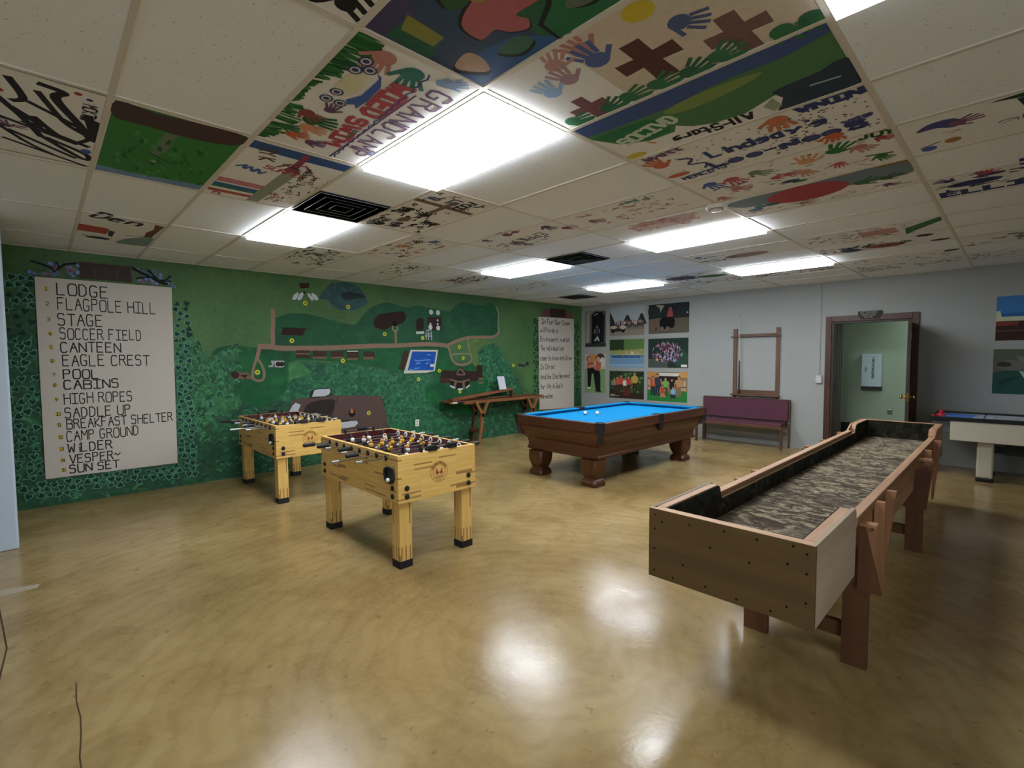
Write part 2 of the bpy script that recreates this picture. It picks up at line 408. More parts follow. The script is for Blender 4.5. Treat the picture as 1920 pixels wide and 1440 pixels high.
# the small room behind the doorway
b = MB(); b.box(10.9, 11.0, -.6, 3.6, .36, 2.62, M_SAGE); b.box(10.88, 11.0, -.6, 3.6, 0, .36, plain('dark_wall_base', '#23272b', .5)); b.build('wall_corridor', kind='structure')
b = MB(); b.box(XW+.15, 11.0, 3.5, 3.6, 0, 2.62, M_SAGE); b.box(XW+.15, 11.0, -.6, -.5, 0, 2.62, M_SAGE); b.build('wall_corridor_side', kind='structure')
b = MB(); b.box(XW+.15, 11.0, -.6, 3.6, 2.62, 2.7, M_CEIL); b.build('ceiling_corridor', kind='structure')
b = MB(); gm = plain('grey_panel_metal', '#6d6a66', .5, var=.12)
b.box(XW+.16, 10.24, 2.21, 2.27, 0, 2.2, gm)
for k in range(5): b.box(XW+.2+.11*k, XW+.235+.11*k, 2.19, 2.21, 0, 2.2, gm)
b.build('wall_corridor_screen', kind='structure')

# doorway casing (trim) and the door leaf
b = MB()
b.box(XW-.025, XW, DY1, DY1+.085, 0, DZ+.09, M_TRIM); b.box(XW-.025, XW, DY0-.085, DY0, 0, DZ+.09, M_TRIM); b.box(XW-.025, XW, DY0, DY1, DZ, DZ+.09, M_TRIM)
b.build('trim_1', kind='structure', bevel=.004)
b = MB()
b.box(XW, XW+.15, DY1-.03, DY1, 0, DZ, M_DARKTRIM); b.box(XW, XW+.15, DY0, DY0+.03, 0, DZ, M_DARKTRIM); b.box(XW, XW+.15, DY0+.03, DY1-.03, DZ-.03, DZ, M_DARKTRIM)
b.build('trim_2', kind='structure')
door = bpy.data.objects.new('door_1', None); COL.objects.link(door); door['kind'] = 'structure'
door.location = (XW-.03, 1.193, 0); door.rotation_euler = (0, 0, math.pi+.1274)
b = MB(); b.box(0, .86, -.022, .022, .012, 2.11, M_DARKTRIM); b.build('door_leaf', door, bevel=.003)
for s in (-1, 1):
    b = MB(); b.lathe([(.032, .022*s), (.032, .028*s), (.011, .03*s), (.011, .052*s), (.024, .058*s), (.029, .07*s), (.024, .083*s), (.008, .088*s)], (.80, 0, 1.03), M_BRASS, 16, 1); b.build('door_knob', door)
b = MB(); b.box(.8595, .8615, -.012, .012, .97, 1.09, M_BRASS); b.build('latch_plate', door)
for zz in (.25, 1.05, 1.9):
    b = MB(); b.tube((.0, .026, zz-.045), (.0, .026, zz+.045), .007, M_BRASS, 8); b.build('hinge', door)

# ---------------------------------------------------------------- lamps
def emit(name, col, strength):
    m = bpy.data.materials.new(name); m.use_nodes = True; t = m.node_tree; t.nodes.clear()
    e = t.nodes.new('ShaderNodeEmission'); e.inputs[0].default_value = (*col, 1); e.inputs[1].default_value = strength
    o = t.nodes.new('ShaderNodeOutputMaterial'); t.links.new(e.outputs[0], o.inputs[0]); return m
M_LED = emit('led_diffuser', LAMP_COLOR, LAMP_STRENGTH)
LAMPS = [(2, -1, 'large bright ceiling light panel nearest the camera, beside the painted camp lettering'),
         (2, 1, 'bright ceiling light panel nearest the green wall, beyond the first square vent'),
         (7, 1, 'ceiling light panel above the foosball side, next to the middle square vent'),
         (7, -1, 'long ceiling light panel just past the round ceiling alarm'),
         (11, -1, 'far ceiling light panel nearest the doorway wall, on the door side'),
         (11, 1, 'farthest ceiling light panel, above the wall of photo posters'),
         (2, -3, 'ceiling light panel cut off by the top right edge of the picture')]
proto = None
for i, j, lab in LAMPS:
    loc = (GX+(i+.5)*GS, GY+(2*j+1)*GS, HC)
    if proto is None:
        proto = thing('ceiling_light', lab, 'ceiling light', loc, 0, 'ceiling light panels')
        b = MB(); hx, hy = .2925, .5975
        for x0, x1, y0, y1 in ((-hx, hx, -hy, -hy+.012), (-hx, hx, hy-.012, hy), (-hx, -hx+.012, -hy+.012, hy-.012), (hx-.012, hx, -hy+.012, hy-.012)): b.box(x0, x1, y0, y1, -.012, 0, M_WHITE)
        b.build('lamp_frame', proto)
        b = MB(); b.box(-hx+.012, hx-.012, -hy+.012, hy-.012, -.038, -.002, M_LED); b.build('diffuser', proto)
    else:
        o = dup(proto); o.location = loc; o['label'] = lab
        if (i, j) == (2, -3):                     # strength lowered to keep the floor beneath it dark
            for c in o.children:
                if c.name.startswith('diffuser'): c.data = c.data.copy(); c.data.materials[0] = emit('led_diffuser_dim', LAMP_COLOR, 3.0)
t = thing('ceiling_light', 'added unseen ceiling light panel in the small room behind the doorway', 'ceiling light', (10.3, .6, 2.62))  # out-of-view lamp added to light the small room
b = MB(); b.box(-.3, .3, -.6, .6, -.02, 0, emit('corridor_diffuser', (.9, 1, .93), 5.0)); b.build('diffuser', t)
b = MB(); b.box(-.32, .32, -.62, -.6, -.03, 0, M_WHITE); b.box(-.32, .32, .6, .62, -.03, 0, M_WHITE); b.box(-.32, -.3, -.6, .6, -.03, 0, M_WHITE); b.box(.3, .32, -.6, .6, -.03, 0, M_WHITE); b.build('lamp_frame', t)

# ceiling vents, alarm and its wire channel
M_VENT = plain('dusty_vent_metal', '#2c323c', .5, var=.2, scale=40)
M_VENTE = plain('vent_edge_metal', '#9aa0a6', .4, var=.1)
VENTS = [(2, 0, 'square ceiling vent between the two nearest light panels'), (7, 0, 'square ceiling vent beside the middle light panel'), (12, 2, 'square ceiling vent nearest the far corner')]
vp = None
for i, j, lab in VENTS:
    loc = (GX+(i+.5)*GS, GY+(2*j+1.5)*GS, HC)
    if vp: o = dup(vp); o.location = loc; o['label'] = lab; continue
    vp = thing('ceiling_vent', lab, 'ceiling vent', loc, 0, 'square ceiling vents')
    b = MB(); b.box(-.29, .29, -.29, .29, -.006, 0, M_VENT); b.build('backing', vp)
    for k, r in enumerate((.285, .215, .145, .075)):      # concentric flared vanes with pale lips
        sq = lambda a, z: [(-a, -a, z), (a, -a, z), (a, a, z), (-a, a, z)]
        b = MB(); b.loft([sq(r-.035, -.006), sq(r-.004, -.014)], M_VENT); b.loft([sq(r-.004, -.014), sq(r, -.0155), sq(r, -.0125)], M_VENTE); b.build('vent_louver', vp)
t = thing('ceiling_alarm', 'round white alarm on the ceiling with a thin wire channel', 'alarm', (4.02, 1.77, HC-.001))
b = MB(); b.lathe([(.085, 0), (.085, -.012), (.07, -.03), (.045, -.034), (.04, -.046), (.015, -.05)], (0, 0, 0), M_WHITE, 24); b.build('alarm_body', t)
b = MB(); b.ring((0, 0, -.033), .055, .004, plain('grey_slot', '#55585c', .5), 2, 24, 6); b.build('alarm_slot', t)
b = MB(); b.box(-.05, -.035, .08, .62, -.016, 0, M_WHITE); b.build('wire_channel', t)

# ---------------------------------------------------------------- painted ceiling tiles
M_TILE = plain('painted_tile_white', '#e4e4e2', .85, var=.04, scale=12, spec=.1)
INK, NAVY, BLUE, RED, ROSE, PINK, GRN, DGRN, TEAL, PURP, ORG, YEL, BRN, SKY = '#252124', '#333c70', '#4660a8', '#a8434e', '#b98078', '#b8566c', '#2f7038', '#1f4f30', '#2f7468', '#6a4468', '#c4673c', '#cdb83c', '#5a3c34', '#7f9cc0'
def tile(i, j, label, fn, flip=False):
    P = Painter((GX+i*GS, GY+j*2*GS, HC-.004), (0, GS, 0), (GS, 0, 0), (0, 0, -1), .0003, .000008, (2, 1) if flip else None)
    P.mb.box(GX+i*GS+.013, GX+(i+1)*GS-.013, GY+2*j*GS+.013, GY+2*(j+1)*GS-.013, HC-.004, HC-.0005, M_TILE)
    fn(P); o = P.build('painted_ceiling_tile'); tag(o, label, 'ceiling tile', 'painted ceiling tiles'); o['kind'] = 'thing'; return o
e = .03
def t_jagged(P):
    for w, pts in ((.05, [(.15, .62), (.2, .74), (.35, .70), (.8, .86), (1.1, .96), (.7, .98), (.62, .88)]), (.035, [(.55, .55), (.95, .92), (1.25, .86), (1.15, .72), (.85, .58)]), (.045, [(.75, .45), (1.02, .62), (1.02, .52), (1.3, .93)]),
                  (.035, [(1.0, .36), (1.3, .85)]), (.04, [(1.28, .62), (1.7, .92), (1.55, .94), (1.3, .66)]), (.035, [(1.3, .42), (1.72, .86)]), (.03, [(1.55, .38), (1.92, .95)]), (.05, [(.55, .90), (.95, .95), (.9, .85)]), (.04, [(.18, .45), (.5, .52), (.6, .46)]), (.04, [(.4, .3), (.9, .5), (1.3, .62)]), (.035, [(.3, .60), (.8, .76), (1.0, .9)]), (.03, [(.9, .2), (1.5, .5), (1.75, .7)])): P.line(INK, w*1.35, smooth_line(pts))
    P.line(INK, .012, [(e, .4), (e+.01, .97)]); P.line('#5a2a22', .015, [(1.9, e), (1.93, .97)]); P.line(INK, .018, [(.1, .1), (1.6, .35)]); P.line(INK, .02, [(.5, .08), (1.75, .3)])
    P.ell(RED, .45, .35, .05, .07); P.ell(PINK, .75, .3, .04); P.ell(RED, .14, .82, .03, .025); P.ell(NAVY, .2, .89, .022); P.ell(BLUE, 1.45, .93, .07, .04)
    P.text(INK, .015, 'MCKTL', .3, .86, .085, 0); P.text(PURP, .014, 'N', 1.15, .45, .08); P.hand(PURP, 1.2, .40, .09, 2)
    for k in range(12): a = random.uniform(1.0, 1.8); c = random.uniform(.1, .5); P.line(INK, .012, [(a, c), (a+random.uniform(-.05, .08), c+random.uniform(.02, .06))])
def t_field(P):
    P.rect('#3a7d3c', .06, e, 1.86, .97); P.poly('#4a3a38', smooth_loop([(.06, .04), (.1, .3), (.06, .6), (.06, .96), (.3, .96), (.42, .75), (.44, .5), (.42, .25), (.4, .05)], 3)); P.poly('#7492b4', [(1.78, e), (1.82, .3), (1.76, .97), (1.97, .97), (1.97, e)])
    P.line('#6c7d68', .10, [(.50, .46), (1.06, .44)]); P.line('#15311c', .016, [(1.06, .36), (1.2, .52), (1.24, .6)]); P.ell('#17391f', 1.36, .44, .05, .02); P.ell('#7f9a80', 1.3, .44, .05, .02)
    for k in range(50): a = random.uniform(.5, 1.75); c = random.uniform(.06, .94); P.line(random.choice(['#2a6a30', '#4d8f4c', '#255c2c', '#3f8542']), .03, [(a, c), (a+.1, c+random.uniform(-.02, .04))])
def t_cars(P):
    for u in (1.55, 1.2, .8, .4):
        P.ell('#8a8a2e', u+.2, .62, .24, .16); P.ell('#23261c', u+.2, .6, .25, .05); P.ell('#a9a44a', u+.15, .7, .12, .06)
        P.line(INK, .03, smooth_line([(u+.38, .5), (u+.42, .7), (u+.3, .8)])); P.ell(INK, u+.1, .86, .06); P.ell(INK, u+.32, .86, .06)
    for k in range(9): P.line(INK, .04, [(1.2+k*.085, .86), (1.26+k*.085, .97)])
    P.text(INK, .04, 'LOV', 1.35, .84, .13, 0); P.rect('#5d5c36', .05, e, 1.2, .3)
def t_camp(P):
    for k in range(150):
        u = random.uniform(.04, 1.96); L = .10+.06*math.sin(u*5)+.04*(u < .3); P.line(random.choice([GRN, DGRN, '#3f7d3c', '#24602c']), .028, [(u, .025), (u+random.uniform(-.05, .02), L*random.uniform(.8, 1.35))])
    P.hand(ROSE, .16, .27, .17, -1.5); P.hand(TEAL, .20, .51, .18, -1.2); P.ell('#d3cfae', .62, .25, .2, .08)
    P.poly(BLUE, [(.36, .33), (.42, .37), (.7, .38), (.84, .32), (.9, .36), (.86, .40), (.92, .44), (.74, .45), (.5, .43), (.38, .37)])
    for u, v in ((.28, .2), (.42, .19), (.36, .27), (.78, .22), (.92, .2), (.92, .31)):
        P.ell(NAVY, u, v, .055, .05); P.ell('#c9c4c0', u, v, .042, .036); P.ell(NAVY, u, v, .024)
    P.hand('#1e5a30', 1.34, .26, .17, .2); P.hand('#8a4a48', 1.25, .18, .13, -.5); P.hand('#d09470', 1.5, .28, .14, 0); P.hand(PURP, 1.08, .30, .1, 1.7); P.hand(ORG, 1.72, .23, .12, .4); P.hand('#2c6a34', 1.62, .14, .1, .3); P.hand(PURP, 1.78, .42, .11, .3)
    P.text(RED, .055, 'WIED', .38, .46, .17, .06, .75, .2); P.text(RED, .045, 'SWIM', 1.06, .47, .14, .08, .95, .25)
    P.line(PURP, .018, [(.42, .68), (1.96, .68)]); z = [(.12+.055*k, .60+.02*(k % 2)+.003*k) for k in range(34)]; P.line(NAVY, .014, z)
    P.text(PURP, .026, 'GRANDCAMP', .26, .73, .19, 0, .68, .32); P.hand(SKY, .12, .80, .1, 1); P.hand(SKY, .15, .72, .08, 1)
    P.text('#5a5a48', .012, 'lovem', 1.25, .60, .06); P.text(NAVY, .012, '2014', 1.55, .93, .05)
def t_puzzle(P):
    P.rect('#3a4c66', e, e, 1.97, .97); P.rect('#2f6242', e, .45, 1.3, .97); P.poly('#4a4468', [(1.97, e), (1.5, e), (1.72, .24), (1.97, .16)])
    P.poly('#3a5f96', [(1.97, .74), (1.97, .97), (1.2, .97), (1.4, .75), (1.62, .7)]); P.poly('#2f5f4c', [(1.78, .17), (1.95, .16), (1.97, .5), (1.78, .45)]); P.poly('#8a8a40', [(1.70, .16), (1.84, .2), (1.84, .44), (1.72, .44)])
    blob = lambda c, pts: (P.poly('#20241f', smooth_loop([(u+(u-1.3)*.06, v+(v-.6)*.10) for u, v in pts], 4)), P.poly(c, smooth_loop(pts, 4)))
    blob('#b06468', [(1.55, .44), (1.58, .62), (1.45, .62), (1.4, .70), (1.3, .76), (1.24, .70), (1.26, .62), (1.05, .62), (1.02, .44), (1.1, .36), (1.2, .44), (1.3, .36)])
    P.poly('#20241f', [(1.24, .97), (1.24, .78), (1.08, .68), (1.0, .57), (.72, .57), (.72, .97)]); P.poly('#2f7048', [(1.22, .97), (1.21, .8), (1.06, .71), (.99, .60), (.75, .60), (.75, .97)]); blob('#66705e', [(.95, .72), (1.02, .8), (.9, .86), (.78, .8), (.8, .7)]); blob('#365c34', [(1.45, .2), (1.5, .32), (1.38, .36), (1.3, .28), (1.32, .16)])
    blob('#a58a50', [(1.36, .36), (1.3, .42), (1.2, .36), (1.3, .3)]); blob('#b79a86', [(1.74, .64), (1.9, .66), (1.92, .74), (1.8, .88), (1.72, .76)]); P.rect('#51573a', e, e, .7, .6); P.rect('#7f8a3a', .75, .1, 1.1, .3)
    blob('#3f6d55', [(1.6, .78), (1.5, .90), (1.35, .86), (1.4, .76)])
def t_cross(P):
    P.rect('#cfc3b2', e, e, 1.3, .97)
    def cross(u, v, s, c): P.poly(c, [(u-.15*s, v-.5*s), (u+.15*s, v-.5*s), (u+.15*s, v-.14*s), (u+.45*s, v-.16*s), (u+.45*s, v+.16*s), (u+.15*s, v+.14*s), (u+.17*s, v+.6*s), (u-.17*s, v+.6*s), (u-.15*s, v+.14*s), (u-.45*s, v+.16*s), (u-.45*s, v-.16*s), (u-.15*s, v-.14*s)])
    cross(.96, .57, .48, BRN); cross(.43, .72, .42, '#7a5c58'); cross(1.62, .80, .36, '#7a5258')
    P.hand('#b0807c', 1.2, .17, .17, 3.4); P.hand('#54679c', 1.2, .33, .18, 3.3); P.hand('#b98e8c', 1.44, .17, .15, 2.6); P.hand('#a58a98', 1.48, .37, .15, 3.2); P.hand('#8fb0dc', 1.68, .42, .15, 3.2); P.hand('#54608c', .64, .38, .15, 1.0); P.ell(YEL, .76, .12, .1, .09); P.hand(RED, .5, .1, .13, 1.5); P.hand(PINK, .2, .2, .14, 2); P.hand(SKY, .1, .45, .13, 1)
    for u in (1.86, 1.52, 1.32, 1.08, .84, .62, .24, .08): P.hand(random.choice(['#33684c', '#3a7450', '#2f6044']), u, .9+.02*math.sin(u*9), .15, random.uniform(.8, 2.2)); P.ell('#3a7450', u-.08, .955, .1, .03)
def t_hills(P):
    P.rect('#41568a', e, e, 1.97, .3); P.poly('#4d7a50', [(1.8, .24), (1.2, .27), (.7, .2), (.3, .22), (e, .14), (e, .62), (.5, .68), (.8, .82), (1.05, .8), (1.2, .72), (1.3, .60), (1.36, .7), (1.62, .7), (1.85, .56), (1.97, .3), (1.97, .22)])
    P.poly('#7d9150', smooth_loop([(1.25, .3), (.9, .24), (.5, .28), (.6, .36), (.95, .42), (1.2, .4)], 3)); P.poly('#2c7046', [(1.97, .3), (1.82, .52), (1.6, .68), (1.38, .66), (1.3, .5), (1.4, .32), (1.7, .28)])
    P.poly('#2d3d4c', smooth_loop([(.54, .64), (.5, .78), (.6, .97), (.62, .97), (e, .97), (e, .52), (.2, .58), (.4, .6)], 2)); P.line('#b8c0c4', .02, [(.3, .74), (.12, .76)]); P.poly('#9aa48e', [(.56, .72), (.66, .82), (.62, .95), (.54, .9)])
def t_allstars(P):
    t_hills(P); P.text(INK, .03, 'All-Stars', .76, .83, .13, -.05, .55, .22)
    P.flip = (2, 1); P.text('#c3d2bf', .04, 'SOCIVD', .2, .36, .15, .2, .55, .22); P.flip = None; P.ell(YEL, 1.88, .9, .11, .06); P.line(ORG, .02, [(1.64, .72), (1.6, .78)])
def t_friends(P):
    P.flip = (2, 1)
    for k in range(130): u = random.uniform(1.1, 1.95); v = random.uniform(.1, .9); P.ell(random.choice(['#8a6a54', '#6b5a5a', '#5a5470', '#a07850']), u, v, random.uniform(.008, .018), .012, random.uniform(0, 3), 6)
    for k in range(60): u = random.uniform(.2, 1.2); v = random.uniform(.05, .9); P.ell(random.choice(['#8a6a54', '#6b5a5a', '#5a5470']), u, v, .010, .010, 0, 6)
    P.flip = None; P.text(NAVY, .045, 'NINA', .05, .03, .12, 0, .75, .3); P.flip = (2, 1); P.text(NAVY, .042, "Lindsay's", .62, .50, .17, 0, .58, .3)
    P.line(NAVY, .05, [(.52, .36), (.54, .22), (.66, .22)])
    for u in (.76, .94): P.ell(NAVY, u, .26, .08, .07); P.ell('#4c4a7c', u, .26, .05, .045)
    P.line(NAVY, .035, [(1.05, .28), (1.14, .28)]); P.line(NAVY, .06, [(1.2, .2), (1.2, .32), (1.32, .22), (1.32, .34)])
    for u in (1.44, 1.6): P.ell(NAVY, u, .26, .08, .07); P.ell('#4c4a7c', u, .26, .05, .045)
    P.text(NAVY, .06, 'S', 1.74, .19, .15, 0, .8); P.text('#4a4a80', .03, 'yas', 1.72, .36, .1, .1); P.hand(ORG, 1.6, .16, .15, 3); P.hand(ORG, .16, .68, .17, .2); P.hand('#c87a4c', 1.34, .86, .18, 3.1); P.ell(ORG, .16, .30, .13, .05); P.text(PURP, .03, 'Wyatt', .12, .87, .11, .1); P.line('#4a4a80', .03, smooth_line([(.36, .7), (.46, .62), (.38, .5), (.52, .42), (.46, .3)])); P.text(NAVY, .022, 'MERCI', .14, .10, .09, .05); P.text('#4a4a80', .02, 'nj', .48, .14, .12)
def t_hands(P):
    for c, u, v, r, a in ((BLUE, 1.74, .26, .16, .3), (PINK, 1.5, .28, .17, .2), ('#6d8a68', 1.24, .26, .15, .8), ('#cf9a70', .76, .33, .17, 2.9), (PINK, .54, .64, .11, 0), (GRN, .48, .24, .18, 2.6), ('#b98078', 1.58, .62, .15, 1), ('#b06a70', 1.0, .58, .12, 1.4), (PINK, 1.14, .59, .11, 2), ('#b98078', .3, .3, .14, .5), (RED, .12, .2, .1, 1), ('#c49080', .86, .62, .14, .2), (GRN, .2, .72, .12, .4), ('#b98078', 1.85, .85, .12, .4)): P.hand(c, u, v, r, a)
    P.ell(NAVY, 1.06, .83, .1, .05); P.ell(GRN, .98, .9, .08, .04); P.line(NAVY, .025, smooth_line([(1.8, .5), (1.66, .45), (1.6, .52), (1.4, .47)])); P.text(DGRN, .03, 'JOY', .26, .12, .12, 3.0); P.line('#2f5a30', .03, [(.3, .62), (.1, .68)])
    for k in range(40): u = random.uniform(.2, 1.8); v = random.uniform(.05, .95); P.line(random.choice(['#7c6a60', '#9a6a64', '#5f5a70']), .014, [(u, v), (u+random.uniform(.03, .07), v+random.uniform(-.03, .03))])
def t_redblob(P):
    P.poly('#71808c', smooth_loop([(1.95, .2), (1.6, .1), (1.2, .1), (.6, .05), (.05, .05), (.04, .5), (.3, .55), (.7, .5), (1.3, .55), (1.8, .5)], 3)); P.ell(RED, 1.06, .42, .45, .32, .15, 22); P.ell('#2f5a50', 1.5, .6, .1, .06); P.hand('#3f6a48', .5, .5, .18, 2); P.hand('#3f5a48', .28, .52, .14, 2); P.ell('#44688a', 1.75, .7, .1, .07); P.ell('#357080', 1.65, .6, .08, .06)
    P.poly('#8a6a3c', [(.03, .03), (.3, .02), (.3, .09), (.03, .1)]); P.hand('#c49a9a', 1.2, .84, .12, 1); P.hand(PURP, .3, .8, .1, 1)
    for k in range(36): u = random.uniform(.1, 1.9); v = random.uniform(.74, .95); P.line(random.choice(['#6a5a70', '#9a6a64', '#5f5a60', '#b08080']), .018, [(u, v), (u+random.uniform(.03, .09), v+random.uniform(-.02, .03))])
def scribble(seed, cols, n, hands=0, u0=.1, u1=1.9, v0=.1, v1=.9, words=(), w=.02):
    def fn(P):
        R = random.Random(seed)
        for k in range(n):
            u = R.uniform(u0, u1); v = R.uniform(v0, v1); P.line(R.choice(cols), w*R.uniform(.6, 1.4), smooth_line([(u, v), (u+R.uniform(-.08, .08), v+R.uniform(-.06, .06)), (u+R.uniform(-.12, .12), v+R.uniform(-.06, .06))], 3))
        for k in range(hands): P.hand(R.choice(cols), R.uniform(u0, u1), R.uniform(v0, v1), R.uniform(.1, .16), R.uniform(0, 6))
        for (c, tx, u, v, h, a) in words: P.text(c, h*.16, tx, u, v, h, a)
    return fn
def t_ribbon(P):
    P.poly('#34548c', [(.08, .03), (.07, .97), (.26, .97), (.28, .5), (.27, .03)]); P.rect('#c07c88', 1.3, .03, 1.46, .52); P.rect('#2f5f8c', 1.5, .03, 1.62, .52); P.rect('#3c7448', 1.62, .03, 1.68, .52); P.rect('#a85444', 1.76, .03, 1.86, .5)
    P.line('#8f9484', .14, [(.62, .57), (1.95, .55)]); P.poly('#8a3c58', [(.1, .50), (.5, .50), (.66, .46), (.68, .66), (.5, .58), (.1, .56)]); P.line('#6a4a48', .03, [(.6, .40), (.45, .48), (.4, .55)]); P.line('#8a3c58', .03, [(.55, .74), (.4, .62), (.42, .56)])
    P.text('#5a4a48', .03, 'XY K', .2, .12, .13, .25); P.text(BLUE, .03, 'ANN', .85, .08, .12, 1.2); P.text(RED, .02, 'SURFER', .72, .3, .10, 1.4); P.text(INK, .012, 'camp fun', .5, .42, .07, 1.2); P.text(INK, .012, 'god is good', .45, .66, .06, .1); P.text(INK, .012, 'love all', .62, .8, .06, .1); P.text(RED, .014, 'MAY', 1.5, .6, .1, .5); P.text(INK, .012, 'be still', 1.1, .7, .07, .2); P.text(RED, .02, 'KT', 1.88, .1, .08, 0)
    scribble(5, [INK, '#7a4a58', '#5a5a60'], 24, 0, .6, 1.8, .6, .95, (), .012)(P)
def t_browncross(P):
    P.line('#7a6258', .10, [(.52, .05), (.56, .95)]); P.line('#7f6a60', .09, [(.3, .5), (1.2, .5)])
    scribble(9, [INK, '#3a3a40', '#4a4448'], 40, 10, .7, 1.9, .08, .92, (), .03)(P); P.text(INK, .03, 'FOOD', .15, .6, .13, 0); P.text('#4a5a6a', .03, 'LI', .2, .4, .14, 0); P.text(NAVY, .03, 'G', .3, .12, .14, 0); P.ell('#7a6a5c', 1.4, .4, .14, .08); scribble(4, ['#4a5a6a', '#7a6a6a', INK], 20, 0, .08, .5, .1, .9, (), .015)(P)
def t_den(P):
    for k in range(9): P.line('#b4503c', .05, [(.82+.055*k, .04), (.9+.05*k, .36)])
    P.text(INK, .06, 'Den', .22, .12, .34, 1.25, .5, .25); P.poly('#3a3036', [(1.0, .38), (1.4, .40), (1.5, .46), (1.05, .46)]); P.ell('#2f3a44', 1.7, .3, .1, .16); P.line(INK, .03, [(1.6, .1), (1.8, .42)])
    P.poly('#7d9490', smooth_loop([(1.96, .56), (1.6, .6), (1.3, .75), (1.1, .95), (1.95, .97)], 4)); P.poly('#6a4432', [(.15, .85), (.2, .97), (.7, .95), (1.1, .93), (1.15, .84), (.8, .82), (.5, .88)]); P.line('#2c5a34', .03, [(1.2, .62), (1.1, .92)])
def t_elle(P):
    P.text(NAVY, .06, 'ELLE', 1.2, .08, .18, math.pi+.02, .7, .3)
    P.flip = (2, 1); P.text(NAVY, .07, 'ELLIE', .1, .08, .2, 0, .75, .3); P.ell(NAVY, .4, .55, .24, .12); P.ell(NAVY, .55, .78, .12, .06); P.hand(RED, .5, .86, .14, 0); P.text(INK, .04, 'AZA', 1.0, .55, .2, 0, .8, .4); P.text(INK, .03, 'KATE', .9, .25, .14); P.hand('#4a4870', .2, .8, .12, 1); P.flip = None
    scribble(21, [INK, NAVY, '#5a4a60'], 50, 0, .2, 1.95, .1, .9, (), .022)(P)
def t_purplehand(P):
    P.poly('#4a4a84', smooth_loop([(1.88, .34), (1.78, .2), (1.62, .2), (1.56, .36), (1.64, .42), (1.74, .34)], 3)); P.hand('#7a5270', 1.6, .34, .14, 2); P.ell('#a87a40', 1.66, .76, .06, .07); P.ell(BLUE, 1.84, .86, .06, .07); P.line('#5a5054', .018, [(1.9, .8), (1.75, .72)]); P.poly('#21402f', [(1.4, .08), (1.1, .03), (.9, .05), (1.0, .2), (1.2, .14)]); P.poly('#23304a', [(1.24, .14), (1.14, .16), (1.2, .34)]); P.text('#6a5a5c', .02, 'LOVE', 1.2, .62, .09, 3.1); scribble(8, ['#6a5a60', '#8a7a70'], 12, 0, .3, 1.8, .5, .95, (), .012)(P)
